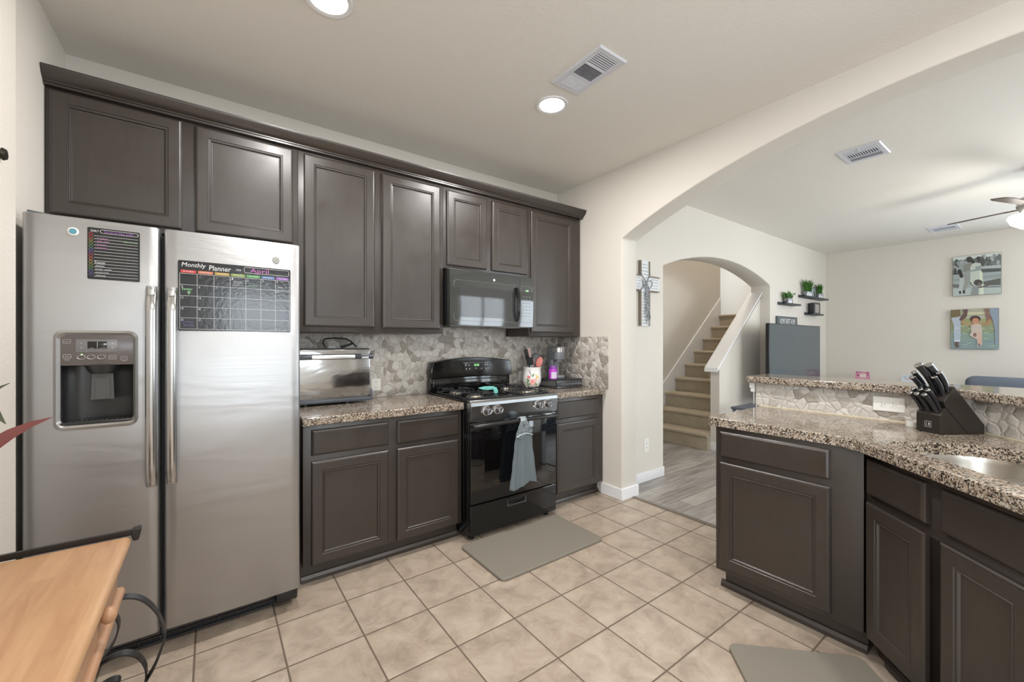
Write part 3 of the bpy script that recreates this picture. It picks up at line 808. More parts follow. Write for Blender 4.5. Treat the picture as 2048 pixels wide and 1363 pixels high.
for i, (dname, cc) in enumerate(days):
    text_bm(dname, .036, .008, gx0+(i+.5)*cw, yy-.0004, 1.6272, target=b)
cells = {(3, 0): '1', (4, 0): '2', (5, 0): '3', (6, 0): '4', (0, 1): '5', (1, 1): '6', (2, 1): '7', (6, 1): '11', (0, 2): '12', (1, 2): '13', (0, 3): '19', (1, 3): '20', (0, 4): '26', (1, 4): '27'}
for (i, j), s_ in cells.items(): text_bm(s_, .004*len(s_)+.001, .0085, gx0+i*cw+.008, yy, gz1-j*rh-.008, target=b)
for i in (1, 2): b.tube([(gx0+i*cw+.004+k_[0], yy, gz1-.004-k_[1]) for k_ in ((.008, 0), (.008, .007), (0, .007))], .0004, 4)
text_bm('Rose House', .030, .005, gx0+3.5*cw, yy, gz1-.019, target=b); text_bm('inspection 5pm', .038, .005, gx0+3.5*cw, yy, gz1-.026, target=b); text_bm('photography 11a', .040, .005, gx0+3.5*cw, yy, gz1-.035, target=b)
text_bm('3 off', .014, .006, gx0+5.4*cw, yy, gz1-.022, target=b); text_bm('Dasani - 10', .034, .006, gx0+6.5*cw, yy, gz1-.032, target=b)
b.obj('white_lettering', MC['chalk'], parent=mp, world=True)
b = B(); text_bm('Easter', .036, .010, gx0+.026, yy, gz1-rh-.018, target=b); b.box(gx0+.029, gx0+.033, yy-.0004, yy, gz1-rh-.041, gz1-rh-.026).box(gx0+.025, gx0+.037, yy-.0004, yy, gz1-rh-.034, gz1-rh-.030)
text_bm('Kroger delivery', .038, .006, gx0+4.5*cw, yy, gz1-.033, target=b); b.obj('green_handwriting', MC['ltgreen'], parent=mp, world=True)
b = B(); text_bm('Jamilas', .036, .008, gx0+.026, yy, gz1-4*rh-.018, target=b); text_bm('Birthday', .036, .009, gx0+.032, yy, gz1-4*rh-.032, target=b); b.obj('violet_handwriting', MC['violet'], parent=mp, world=True)
dp = thing('magnetic_planner', 'small black daily list sheet on the left refrigerator door', 'planner', (-.313, 2.2575, 1.568))
b = B(); sheet(b, -.389, -.237, 1.568, 1.7695, YP+.0015, r=.004); b.obj('planner_sheet', M_CHALK, parent=dp, world=True)
yy = YP+.0003
b = B(); text_bm('DAILY', .022, .008, -.368, yy, 1.757, target=b)
A = rrect(-.353, -.242, 1.7505, 1.7635, .006, 5); b.tube([(p[0], yy, p[1]) for p in A], .0007, 4, closed=True)
for i in range(14): z = 1.7385-i*.0122; bar(b, -.371, -.243, z-.0005, z+.0005, yy)
b.obj('white_ruling', M_INKW, parent=dp, world=True)
b = B()
for s_, z, w in (('- 5 yoghurt', 1.7295, .035), ('- pasta sauce', 1.7175, .038), ('- 5 lemons', 1.7055, .030), ('- bananas', 1.693, .032)): text_bm(s_, w, .007, -.366+w/2, yy, z, target=b)
b.obj('pink_handwriting', MC['pink'], parent=dp, world=True)
b = B(); text_bm('Groceries List', .085, .010, -.300, yy-.0006, 1.757, target=b); b.obj('purple_handwriting', MC['purple'], parent=dp, world=True)
b = B(); text_bm('Freezer', .030, .011, -.353, yy, 1.634, target=b)
for s_, z, w in (('chicken', 1.6215, .025), ('burger steaks', 1.608, .045), ('ground turkey', 1.5955, .038), ('salmon', 1.584, .028)): text_bm(s_, w, .006, -.366+w/2, yy, z, target=b)
b.obj('white_handwriting', MC['chalk'], parent=dp, world=True)
b = B(); text_bm('when we need', .043, .006, -.265, yy, 1.7255, target=b); b.obj('green_handwriting', MC['ltgreen'], parent=dp, world=True)
cyc = ['red', 'red', 'gold', 'lime', 'green', 'blue', 'purple', 'red', 'orange', 'gold', 'lime', 'green', 'violet', 'violet']
for i, cc in enumerate(cyc):
    z = 1.745-i*.0122; b = B(); b.tube([(-.3795+.0048*cos(a*pi/7), yy, z+.0048*sin(a*pi/7)) for a in range(14)], .0006, 4, closed=True); b.obj('check_circle', MC[cc], parent=dp, world=True)
b = B(); b.lathe([(0, .006), (.009, .006), (.0095, .0045), (.0155, .003), (.016, 0)], (-.427, 2.2605, 1.7455), axis='y', seg=24, cap=False)
mg = b.obj('round_magnet', M_CERAM); tag(mg, 'small round magnet with blue centre on the left refrigerator door', 'magnet')
b = B(); b.cyl((-.427, 2.2550, 1.7455), .0105, .0012, 'y', 24); b.obj('blue_centre', flat('aqua_blue', 84, 150, 166), parent=mg)

# ------------------------------------------------------------------ gas range
rg = thing('gas_range', 'black freestanding gas range with four clear covered knobs', 'stove', (1.7475, 2.66, 0))
ow = dict(parent=rg, world=True)
XA, XB_ = 1.368, 2.127
b = B(); b.box(XA, XB_, 2.36, 2.985, .03, .925, bev=.003)
for x in (XA+.05, XB_-.05): 
    for y in (2.40, 2.93): b.cyl((x, y, 0), .018, .035)
b.obj('range_body', M_BLACK, **ow)
b = B(); b.box(XA-.002, XB_+.002, 2.345, 2.945, .918, .934, bev=.005)
b.box(XA+.03, XB_-.03, 2.38, 2.90, .930, .936, bev=.002); b.obj('cooktop', M_BLACK, **ow)
prof = [(2.332, .800), (2.372, .795), (2.372, .934), (2.350, .941), (2.334, .937), (2.323, .921), (2.318, .900)]
b = B(); b.prism(prof, 'x', XA-.001, XB_+.001, bev=.0015); b.obj('control_panel', mat('smoky_black_chrome', (.36, .375, .39), .26, 1.0), **ow)
for x in (1.488, 1.578, 1.936, 2.024):
    k = thing_k = B(); k.lathe([(0, .030), (.014, .030), (.0165, .026), (.0175, .006), (.021, .003), (.021, 0)], (x, 2.326, .866), axis='y', seg=24, cap=False)
    k.box(x-.0035, x+.0035, 2.286, 2.300, .850, .882, bev=.0015)
    ko = k.obj('burner_knob', mat('knob_chrome', (.42, .42, .43), .18, 1.0) if 'knob_chrome' not in bpy.data.materials else bpy.data.materials['knob_chrome'], **ow)
    k = B(); k.lathe([(.029, 0), (.030, .006), (.030, .020), (.027, .036), (.018, .046), (0, .049)], (x, 2.327, .866), axis='y', seg=32, cap=False)
    k.bm.verts.ensure_lookup_table()
    k.obj('clear_knob_cover', M_CLEAR, parent=ko, world=True)
    k = B(); k.tube([(x+.0305*cos(a*pi/14), 2.320, .866+.0305*sin(a*pi/14)) for a in range(28)], .0022, 6, closed=True)
    k.obj('cover_ring', mat('frosted_ring', srgb(205, 196, 184), .2), parent=ko, world=True)
b = B(); b.box(XA+.002, XB_-.002, 2.332, 2.360, .252, .790, bev=.004); b.obj('oven_door', M_GLASSBLK, **ow)
dr = [o for o in rg.children if o.name.startswith('oven_door')][0]
b = B(); b.box(XA+.11, XB_-.11, 2.3314, 2.333, .38, .66); b.obj('oven_window', mat('oven_window_glass', (.0022, .0022, .0025), .04, spec=.68), parent=dr, world=True)
b = B()
hp = [(XA+.012, 2.335, .773), (XA+.014, 2.300, .773), (XA+.03, 2.288, .774), (1.55, 2.280, .777), (1.75, 2.278, .778), (1.95, 2.280, .777), (XB_-.03, 2.288, .774), (XB_-.014, 2.300, .773), (XB_-.012, 2.335, .773)]
b.tube(hp, .013, 12, up=(0, 0, 1)); b.obj('oven_handle', M_BLACKM, parent=dr, world=True)
b = B(); b.box(XA+.03, XB_-.03, 2.345, 2.36, .789, .797)
for x in (1.43, 1.56, 1.70, 1.85, 1.99): b.box(x, x+.085, 2.338, 2.352, .7905, .7955, 1)
b.obj('oven_vent', [M_BLACKP, M_CHROME], **ow)
b = B(); b.box(XA+.002, XB_-.002, 2.335, 2.360, .045, .243, bev=.004); b.obj('storage_drawer', M_BLACK, **ow)
ddr = [o for o in rg.children if o.name.startswith('storage_drawer')][0]
c = B(); c.box(1.672, 1.828, 2.30, 2.352, .180, .216, bev=.004); bmesh.ops.transform(c.bm, matrix=parent_matrix(rg).inverted(), verts=c.bm.verts); boolean(ddr, c)
b = B(); ringframe(b, (1.666, 1.834, .174, .222), (1.674, 1.826, .182, .214), 2.333, 2.336, r0=.005, r1=.003, bulge=.001); b.obj('drawer_pull', mat('dark_grey_trim', (.09, .09, .095), .2, .6), parent=ddr, world=True)
# backguard
b = B(); n = 20; top = [(XA+.012+(XB_-XA-.024)*i/n, 1.166+.034*sin(pi*i/n)**.8 if 0 < i < n else 1.166) for i in range(n+1)]
b.prism([(XA-.002, 1.045), (XA-.004, 1.10)] + top + [(XB_+.004, 1.10), (XB_+.002, 1.045), (XB_-.03, 1.036), (1.75, 1.046), (XA+.03, 1.036)], 'y', 2.915, 3.005, bev=.006)
b.obj('backguard', M_BLACK, sharp=40, **ow)
bg_ = [o for o in rg.children if o.name.startswith('backguard')][0]
b = B(); b.box(XA, XB_, 2.945, 3.00, .925, 1.05, bev=.004); b.box(XA+.02, XB_-.02, 2.935, 2.947, .945, 1.025, bev=.005); b.obj('backguard_base', M_BLACK, **ow)
b = B(); b.prism([(1.640, 1.158), (1.890, 1.158), (1.902, 1.088), (1.652, 1.088)], 'y', 2.911, 2.916, bev=.001); b.obj('clock_panel', mat('clock_panel_black', (.02, .02, .022), .12), parent=bg_, world=True)
b = B(); text_bm('10:35', .046, .017, 1.768, 2.9108, 1.137, target=b); b.obj('clock_digits', M_GREEN, parent=bg_, world=True)
b = B()
for (x, z) in ((1.665, 1.138), (1.695, 1.138), (1.672, 1.108), (1.702, 1.108), (1.852, 1.138), (1.875, 1.138), (1.856, 1.108), (1.880, 1.108), (1.815, 1.108)): b.prism([(x-.006, z-.004), (x+.006, z-.004), (x, z+.005)], 'y', 2.9102, 2.9108)
for (s_, x, z) in (('BAKE', 1.668, 1.150), ('BROIL', 1.866, 1.150), ('CLOCK', 1.868, 1.096), ('TIMER', 1.76, 1.110)): text_bm(s_, .022, .005, x, 2.9106, z, target=b)
b.box(1.642, 1.888, 2.9100, 2.9108, 1.1575, 1.1585)
b.obj('panel_lettering', M_INKW, parent=bg_, world=True)
# burners and grates
for bx, by, r_ in ((1.50, 2.50, .048), (1.50, 2.78, .040), (1.96, 2.50, .048), (1.96, 2.78, .036)):
    b = B(); b.lathe([(r_*1.25, 0), (r_*1.25, .004), (r_, .006), (r_*.95, .014), (r_*.8, .016)], (bx, by, .936), seg=28); q = b.obj('burner_head', mat('aluminium_burner', (.42, .38, .33), .35, .9), **ow)
    b = B(); b.lathe([(r_*.85, .016), (r_*.86, .021), (r_*.78, .024), (0, .025)], (bx, by, .936), seg=28, cap=False); b.obj('burner_cap', M_IRON, parent=q, world=True)
def grate(x0, x1):
    b = B(); r_ = .0042; zt = .972
    A = rrect(x0, x1, 2.39, 2.89, .03, 5)
    b.tube([(p[0], p[1], .943) for p in A], r_, 6, closed=True)
    xm = (x0+x1)/2
    for cy in (2.50, 2.78):
        for ang in (0, 90, 180, 270):
            dx_, dy_ = cos(radians(ang)), sin(radians(ang)); L_ = (x1-x0)/2 if dx_**2 > .5 else (.110 if (cy < 2.6) == (dy_ < 0) else .14)
            b.tube([(xm+dx_*L_, cy+dy_*L_, .943), (xm+dx_*L_*.98, cy+dy_*L_*.98, .962), (xm+dx_*L_*.88, cy+dy_*L_*.88, zt), (xm+dx_*.03, cy+dy_*.03, zt)], r_, 6)
        for sx in (-1, 1):
            for sy in (-1, 1):
                b.tube([(xm+sx*.10, cy+sy*.105, .943), (xm+sx*.098, cy+sy*.10, .965), (xm+sx*.088, cy+sy*.088, zt), (xm+sx*.045, cy+sy*.045, zt)], r_, 6)
    return b.obj('burner_grate', M_IRON, **ow)
grate(1.385, 1.622); grate(1.838, 2.075+.03)
b = B(); 
b.obj('unused', M_IRON) if False else b.bm.free()
# teal spoon rest / strap lying on the grates
b = B(); b.prism([(1.563, .992), (1.62, .999), (1.69, .997), (1.722, .985), (1.735, .962), (1.732, .940), (1.697, .940), (1.699, .962), (1.685, .972), (1.65, .970), (1.60, .975), (1.575, .983)], 'y', 2.545, 2.562, bev=.004)
o = b.obj('silicone_pot_grip', flat('teal_silicone', 112, 190, 180, .45), sharp=50); tag(o, 'teal silicone pot grip lying across the stove grates', 'pot grip')

# towel on the oven handle
def cloth(name, outline, y0, amp, freq, m, nx=34, nz=50, parent=None, thick=.006, ph=0):
    """outline: list (z, xl, xr) top to bottom"""
    t = bmesh.new(); g_ = []
    for j in range(nz+1):
        v = j/nz; z_ = outline[0][0]+(outline[-1][0]-outline[0][0])*v
        for a_, c_ in zip(outline, outline[1:]):
            if a_[0] >= z_ >= c_[0]:
                f = (a_[0]-z_)/(a_[0]-c_[0]+1e-9); f = f*f*(3-2*f); xl = a_[1]+(c_[1]-a_[1])*f; xr = a_[2]+(c_[2]-a_[2])*f; break
        row = []
        for i in range(nx+1):
            u = i/nx; am = amp*min(1, .25+v*1.2)
            y = y0 - am*(sin(u*freq+ph+.6*sin(v*4)) + .5*sin(u*freq*2.3+1.3+v*2)); zz = z_ - v*.018*sin(u*5.5+.4)*(1 if v > .6 else v/.6)
            row.append(t.verts.new((xl+(xr-xl)*u, y, zz)))
        g_.append(row)
    for j in range(nz):
        for i in range(nx): t.faces.new((g_[j][i], g_[j][i+1], g_[j+1][i+1], g_[j+1][i]))
    bmesh.ops.solidify(t, geom=t.faces[:], thickness=thick); bmesh.ops.recalc_face_normals(t, faces=t.faces)
    b = B(); b.merge(t); return b.obj(name, m, parent=parent, sharp=180)
tw = cloth('kitchen_towel', [(.700, 1.690, 1.832), (.60, 1.672, 1.838), (.48, 1.655, 1.856), (.322, 1.636, 1.872)], 2.264, .006, 15, M_TOWEL)
tag(tw, 'blue grey hanging kitchen towel buttoned over the oven door handle', 'towel')
b = B(); t = bmesh.new()
tp = cloth('towel_band', [(.803, 1.728, 1.779), (.78, 1.724, 1.784), (.74, 1.706, 1.808), (.702, 1.690, 1.833), (.672, 1.686, 1.832)], 2.2585, .0025, 9, M_TOWEL2, nz=20, parent=tw, thick=.004)
b.bm.free(); t.free()
b = B(); b.tube([(1.752, 2.2585, .775), (1.752, 2.259, .797), (1.752, 2.272, .803), (1.752, 2.290, .800), (1.752, 2.299, .785), (1.752, 2.298, .760)], .01, flat=(.05, .003), up=(1, 0, 0)); b.obj('towel_loop', M_TOWEL2, parent=tw)
b = B(); b.tube([(1.690+.142*i/20, 2.2525-.002*sin(i*.9), .671-.006*sin(pi*i/20)*-3) for i in range(21)], .0025, 6); b.obj('towel_trim', flat('pale_piping', 205, 212, 216), parent=tw)

# ------------------------------------------------------------------ microwave
mw = thing('microwave', 'black over-the-range microwave mounted under the short wall cabinet', 'microwave', (1.752, 2.80, 1.445))
ow = dict(parent=mw, world=True)
X0m, X1m = 1.372, 2.136
b = B(); b.box(X0m, X1m, 2.665, YB-.012, 1.447, 1.860, bev=.003); b.obj('microwave_body', M_BLACKP, **ow)
def curved(b, x0, x1, z0, z1, yb, yf, bow, mi=0, n=12):
    prof = [(yb, z0), (yf+.006, z0)]
    for i in range(n+1):
        u = i/n; prof.append((yf - bow*sin(pi*u)**.7 if 0 < u < 1 else yf, z0+.002+(z1-z0-.004)*u))
    prof += [(yf+.006, z1), (yb, z1)]
    b.prism(prof, 'x', x0, x1, mi); return b
MG = M_MWGLASS
b = curved(B(), X0m, 1.999, 1.4455, 1.852, 2.668, 2.632, .008); dm = b.obj('microwave_door', MG, sharp=30, **ow)
b = curved(B(), 2.001, X1m, 1.4455, 1.852, 2.668, 2.632, .008); cp = b.obj('microwave_controls', MG, sharp=30, **ow)
def yf(z): u = (z-1.4475)/.4025; return 2.632-.008*sin(pi*u)**.7
b = B(); pts = rrect(1.455, 1.905, 1.510, 1.730, .008, 3)
t = bmesh.new()
nn = 10; g_ = [[t.verts.new((1.450+(1.905-1.450)*i, yf(1.508+.222*j/nn)-.0008, 1.508+.222*j/nn)) for i in (0, 1)] for j in range(nn+1)]
for j in range(nn): t.faces.new((g_[j][0], g_[j][1], g_[j+1][1], g_[j+1][0]))
bmesh.ops.solidify(t, geom=t.faces[:], thickness=-.0008); b.merge(t)
b.obj('door_window', mat('grey_window_mesh', (.10, .10, .10), .05, spec=1.0), parent=dm, world=True)
b = B(); A = rrect(1.405, 1.965, 1.482, 1.775, .02, 4); b.tube([(p[0], yf(p[1])-.0005, p[1]) for p in A], .0011, 4, closed=True); b.obj('door_outline', mat('silver_print', (.35, .35, .34), .3, .5), parent=dm, world=True)
b = B(); A = rrect(2.012, 2.124, 1.482, 1.775, .012, 4); b.tube([(p[0], yf(p[1])-.0005, p[1]) for p in A], .0009, 4, closed=True); b.obj('control_outline', bpy.data.materials['silver_print'], parent=cp, world=True)
b = B(); b.cyl((1.752, yf(1.80), 1.800), .0095, .002, 'y', 20); b.obj('round_badge', mat('pale_badge', srgb(200, 200, 196), .3), parent=dm, world=True)
b = B(); 
hpth = [(1.962, yf(1.49+.27*i/16)-.006-.028*sin(pi*i/16)**.6, 1.492+.262*i/16) for i in range(17)]
b.tube(hpth, .01, flat=(.024, .016), up=(1, 0, 0)); b.obj('door_handle', M_BLACK, parent=dm, world=True, sharp=50)
b = B(); text_bm('10:35', .028, .013, 2.072, 2.6235, 1.740, target=b, mi=0); b.obj('clock_digits', M_GREEN, parent=cp, world=True)
b = B()
for r_ in range(7):
    for c_ in range(3): z = 1.690-r_*.026; b.box(2.030+c_*.030, 2.046+c_*.030, yf(z)-.0006, yf(z)+.001, z-.0025, z+.0025)
b.obj('button_marks', mat('faint_grey_print', (.16, .17, .16), .3), parent=cp, world=True)
b = B(); b.box(X0m+.01, X1m-.01, 2.65, 3.0, 1.4425, 1.4475); 
for x in (1.42, 1.78): b.box(x, x+.28, 2.70, 2.90, 1.438, 1.4428, bev=.001)
b.obj('bottom_vent', mat('grey_filter_metal', srgb(120, 118, 112), .4, .6), **ow)

# ------------------------------------------------------------------ flip-up toaster oven
tv = thing('toaster_oven', 'stainless steel flip-up toaster oven standing upright on the left countertop', 'toaster oven', (.64, 2.86, .92))
ow = dict(parent=tv, world=True)
b = B(); b.box(.392, .866, 2.815, 2.985, .942, 1.283, bev=.008, seg=3); b.obj('oven_case', mat('brushed_case', (.34, .33, .32), .3, .9), **ow)
b = B(); b.box(.388, .862, 2.798, 2.817, .968, 1.277, bev=.005, seg=3); fp = b.obj('oven_face', steel('mirror_stainless', (.46, .465, .475), .12, .14), **ow)
b = B(); b.box(.384, .882, 2.788, 2.800, 1.212, 1.248, bev=.002); hb = b.obj('control_strip', mat('slate_strip', (.07, .072, .08), .2, .3), **ow)
b = B(); b.box(.50, .760, 2.778, 2.790, 1.216, 1.242, bev=.003); b.obj('handle_bar', mat('bright_aluminium', (.8, .8, .8), .3, .8), parent=hb, world=True)
b = B()
for i in range(9): b.box(.806+i*.005, .809+i*.005, 2.7872, 2.7882, 1.216, 1.228)
b.box(.802, .852, 2.7872, 2.7882, 1.241, 1.244); b.obj('control_marks', M_INKW, parent=hb, world=True)
b = B(); b.box(.386, .880, 2.800, 2.95, .934, .960, bev=.006); b.box(.862, .880, 2.800, 2.95, .95, 1.01, bev=.005); b.obj('oven_base', mat('dark_grey_base', srgb(72, 76, 82), .35), **ow)
b = B()
for x in (.47, .72): b.cyl((x, 2.83, .920), .013, .016); b.cyl((x, 2.93, .920), .013, .016)
b.obj('foot', M_BLACKP, **ow)
b = B()
for i in range(26): b.cyl((.8665, 2.84, 1.02+i*.0075), .0026, .001, 'x', 8); b.cyl((.8665, 2.85, 1.024+i*.0075), .0026, .001, 'x', 8)
b.obj('vent_holes', M_BLACKP, **ow)
b = B(); b.tube([(.60, 2.88, 1.289), (.585, 2.89, 1.32), (.60, 2.90, 1.345), (.66, 2.90, 1.352), (.735, 2.89, 1.345), (.765, 2.87, 1.322), (.79, 2.86, 1.292)], .005, 8); b.tube([(.69, 2.86, 1.290), (.73, 2.86, 1.302), (.765, 2.865, 1.315)], .008, 8)
b.obj('power_cord', M_BLACKP, **ow)
b = B(); b.box(.61, .66, 2.86, 2.88, 1.284, 1.297, bev=.002); b.cyl((.80, 2.86, 1.283), .008, .02); b.obj('cord_wrap', mat('grey_cord_wrap', srgb(150, 150, 150), .4), **ow)

# ------------------------------------------------------------------ utensil crock and utensils
CX, CY = 2.298, 2.842
b = B(); b.lathe([(0, .003), (.042, .003), (.045, 0), (.052, 0), (.056, .004), (.072, .03), (.083, .06), (.084, .09), (.080, .14), (.079, .165), (.084, .185), (.081, .186), (.076, .165), (.077, .14), (.079, .09), (.05, .01), (0, .01)], (CX, CY, .920), seg=48, cap=False)
ck = b.obj('utensil_crock', M_CERAM, sharp=60); tag(ck, 'white ceramic crock painted with pink roses beside the stove', 'crock')
def on_crock(a, z, r=.0845): return (CX+r*sin(a), CY-r*cos(a), .92+z)
def petal(b, a, z, ra, rz, rot=0, mi=0, rr=.0846, n=12):
    P_ = []
    for i in range(n):
        t_ = 2*pi*i/n; u, v = ra*cos(t_), rz*sin(t_); u, v = u*cos(rot)-v*sin(rot), u*sin(rot)+v*cos(rot); P_.append(on_crock(a+u/.084, z+v, rr))
    b.poly(P_, mi)
def rose(mi, cols, spec):
    b = B()
    for s_ in spec: petal(b, *s_)
    return b
A0 = -.95+.35   # side of the crock that faces the viewer
b = B()
for (da, z, r1, r2, rot, rr) in ((0, .060, .027, .024, 0, .0851),): petal(b, A0+da, z, r1, r2, rot, 0, rr)
petal(b, A0-.40, .100, .015, .013, 0, 0, .0852)
b.obj('painted_rose', flat('rose_pink', 228, 130, 132), parent=ck, world=True)
b = B()
for k_ in range(7):
    a = k_*.9; petal(b, A0+.018*cos(a)/.084, .060+.016*sin(a), .009, .006, a, 0, .0856)
petal(b, A0+.38, .082, .012, .016, .3, 0, .0852)
b.obj('pale_petals', flat('pale_pink', 243, 190, 186), parent=ck, world=True)
b = B()
for da, z, rot in ((-.52, .060, .8), (-.50, .078, -.4), (-.42, .040, .2), (.36, .040, -.7), (.05, .118, 1.2)): petal(b, A0+da, z, .016, .006, rot, 0, .0853)
b.obj('painted_leaves', flat('leaf_green', 92, 132, 70), parent=ck, world=True)
b = B(); petal(b, A0+.52, .100, .012, .012, 0, 0, .0853); petal(b, A0+.40, .118, .007, .007, 0, 0, .0853); b.obj('yellow_bloom', flat('soft_yellow', 232, 205, 110), parent=ck, world=True)
b = B()
for k_ in range(9): petal(b, A0-.12-.03*k_, .112+.006*k_, .0022, .0035, 0, 0, .0854)
b.obj('twig', flat('dark_twig', 60, 60, 66), parent=ck, world=True)
ZC = .935
def ut(name, label, m, base, tip, head, hm=None):
    b = B(); bx, by = base; tx, ty, tz = tip
    b.tube([(CX+bx, CY+by, ZC), (CX+tx, CY+ty, tz)], .0055, 8)
    o = b.obj(name, m); tag(o, label, 'utensil', None)
    h = B(); head(h, Vector((CX+tx, CY+ty, tz)), (Vector((CX+tx, CY+ty, tz))-Vector((CX+bx, CY+by, ZC))).normalized())
    h.obj('utensil_head', hm or m, parent=o, sharp=50); return o
def orient(p, d):
    z = d; x = Vector((.82, -.57, 0)); x = (x-z*x.dot(z)).normalized(); y = z.cross(x); m = Matrix((x, y, z)).transposed().to_4x4(); m.translation = p; return m
def blade(w, L, th=.004, r=.3):
    def f(h, p, d): h.prism(rrect(-w/2, w/2, 0, L, min(w, L)*r, 5), 'y', -th/2, th/2, bev=.001, mtx=orient(p, d))
    return f
def spoon(w, L):
    def f(h, p, d): h.ball((0, 0, L/2), 1, sc=(w/2, .010, L/2), mtx=orient(p, d))
    return f
def whisk(h, p, d):
    m = orient(p, d)
    for k_ in range(5):
        a = k_*pi/5; pth = []
        for i in range(17):
            t_ = pi*i/16; r_ = .026*sin(t_)**.9 if 0 < i < 16 else 0
            s_ = 1 if i <= 8 else -1; u = i/8 if i <= 8 else (16-i)/8
            rr = .036*sin(pi*.5*min(1, u*1.1))*(1 if u < .75 else math.sqrt(max(0, 1-((u-.75)/.25)**2)))
            pth.append((rr*s_*cos(a), rr*s_*sin(a), u*.125))
        h.tube(pth, .0013, 5, mtx=m)
def slotted(h, p, d):
    m = orient(p, d)
    for i in range(5): h.box(-.036+i*.0155, -.029+i*.0155, -.002, .002, .018, .085, mtx=m)
    h.box(-.036, .033, -.002, .002, 0, .02, mtx=m); h.box(-.036, .033, -.002, .002, .080, .098, mtx=m, bev=.001)
PINKS = flat('dusty_pink_silicone', 206, 168, 162); PINKR = flat('coral_silicone', 196, 116, 108)
GREYS = mat('grey_nylon', srgb(92, 94, 98), .4)
ut('spatula', 'black nylon turner standing leftmost in the utensil crock', M_BLACKP, (.02, 0), (-.052, -.01, 1.165), blade(.034, .105, r=.2))
ut('basting_brush', 'short dark brush with blue handle at front left of the utensil crock', flat('blue_handle', 120, 178, 200), (.0, -.01), (-.045, -.035, 1.125), blade(.060, .068, .016, .15), M_BLACKP)
ut('spatula', 'pale pink silicone spatula standing tallest in the crock', PINKS, (.01, .0), (-.012, .02, 1.175), blade(.042, .10))
ut('spatula', 'slim dusty pink spatula in front of the pale pink one', flat('mauve_silicone', 188, 146, 148), (-.01, -.01), (.0, -.01, 1.11), blade(.022, .07))
ut('ladle', 'large dark grey nylon ladle in the middle of the utensil crock', GREYS, (-.02, .01), (.030, .005, 1.12), spoon(.092, .112))
ut('slotted_turner', 'black slotted turner behind the coral spoon', M_BLACKP, (-.03, .02), (.062, .03, 1.125), slotted)
ut('spoon', 'coral pink silicone spoon at the front right of the crock', PINKR, (-.02, -.02), (.040, -.03, 1.10), spoon(.062, .100))
ut('whisk', 'wire balloon whisk leaning out at the right of the crock', mat('whisk_wire', (.25, .25, .26), .3, .9), (-.03, 0), (.075, -.01, 1.105), whisk)

# ------------------------------------------------------------------ black pod drawer with coffee maker and bottle
px0, px1, py0, py1 = 2.405, 2.715, 2.630, 2.935
pd = thing('pod_drawer', 'black metal coffee pod drawer with filigree front on the right countertop', 'pod drawer', (2.56, 2.78, .92))
ow = dict(parent=pd, world=True)
b = B(); b.box(px0, px1, py0+.004, py1, .922, .990, bev=.002); b.box(px0-.004, px1+.004, py0-.002, py1+.004, .989, .996, bev=.0015); b.obj('drawer_case', M_BLACKM, **ow)
b = B()
for i in range(20):
    x = px0+.018+i*.0145; b.tube([(x+.006*cos(a*pi/4), py0+.001, .956+.018*sin(a*pi/4)) for a in range(8)], .0014, 4, closed=True); b.tube([(x+.004*cos(a*pi/3)+.007, py0, .956+.006*sin(a*pi/3)) for a in range(6)], .0012, 4, closed=True)
for i in range(20):
    y = py0+.018+i*.0145; b.tube([(px0-.001, y+.006*cos(a*pi/4), .956+.018*sin(a*pi/4)) for a in range(8)], .0014, 4, closed=True)
b.box(px0, px1, py0-.001, py0+.003, .975, .986); b.box(px0, px1, py0-.001, py0+.003, .926, .934)
b.box(px0-.002, px0+.001, py0, py1, .975, .986).box(px0-.002, px0+.001, py0, py1, .926, .934)
b.obj('filigree_front', mat('grey_filigree', (.16, .165, .175), .25, .8), **ow)
b = B(); kx, ky = 2.585, 2.84
cm = thing('coffee_maker', 'slim grey single serve coffee maker standing on the pod drawer', 'coffee maker', (kx, ky, .996))
ow = dict(parent=cm, world=True)
MKG = mat('slate_grey_plastic', srgb(118, 121, 126), .28)
b = B(); b.prism(rrect(kx-.055, kx+.055, ky-.09, ky+.085, .045, 6), 'z', .996, 1.022, bev=.004); b.obj('drip_base', mat('light_grey_base', srgb(128, 132, 136), .25), **ow)
b = B(); b.prism(rrect(kx-.055, kx+.055, ky+.00, ky+.085, .03, 6), 'z', 1.02, 1.235, bev=.003); b.obj('water_tank', MKG, **ow)
b = B(); b.prism([(kx-.028, ky-.01), (kx+.028, ky-.01), (kx+.028, ky+.01), (kx-.028, ky+.01)], 'z', 1.02, 1.17); b.obj('brew_column', mat('column_silver', srgb(150, 154, 158), .2, .4), **ow)
b = B(); b.prism(rrect(kx-.058, kx+.058, ky-.09, ky+.087, .05, 8), 'z', 1.165, 1.285, bev=.008); b.prism(rrect(kx-.040, kx+.040, ky-.07, ky-.0, .035, 6), 'z', 1.145, 1.167); b.obj('brew_head', MKG, **ow)
b = B(); b.prism(rrect(kx-.0592, kx+.0592, ky-.0912, ky+.03, .05, 8), 'z', 1.235, 1.272); b.obj('silver_band', mat('band_silver', (.5, .5, .5), .2, .9), **ow)
bx, by = 2.462, 2.745
bt = thing('supplement_bottle', 'bright purple bottle with violet lid on the pod drawer', 'bottle', (bx, by, .996))
ow = dict(parent=bt, world=True)
b = B(); b.lathe([(0, 0), (.034, 0), (.037, .004), (.037, .083), (.030, .094), (.028, .096)], (bx, by, .996), seg=32, cap=False); b.obj('bottle_body', flat('magenta_plastic', 176, 60, 190, .25), **ow)
b = B(); b.lathe([(0, .118), (.031, .118), (.033, .115), (.033, .094), (.028, .094)], (bx, by, .996), seg=32, cap=False); b.obj('bottle_lid', flat('violet_plastic', 128, 66, 158, .3), **ow)
b = B()
t = bmesh.new(); g_ = []
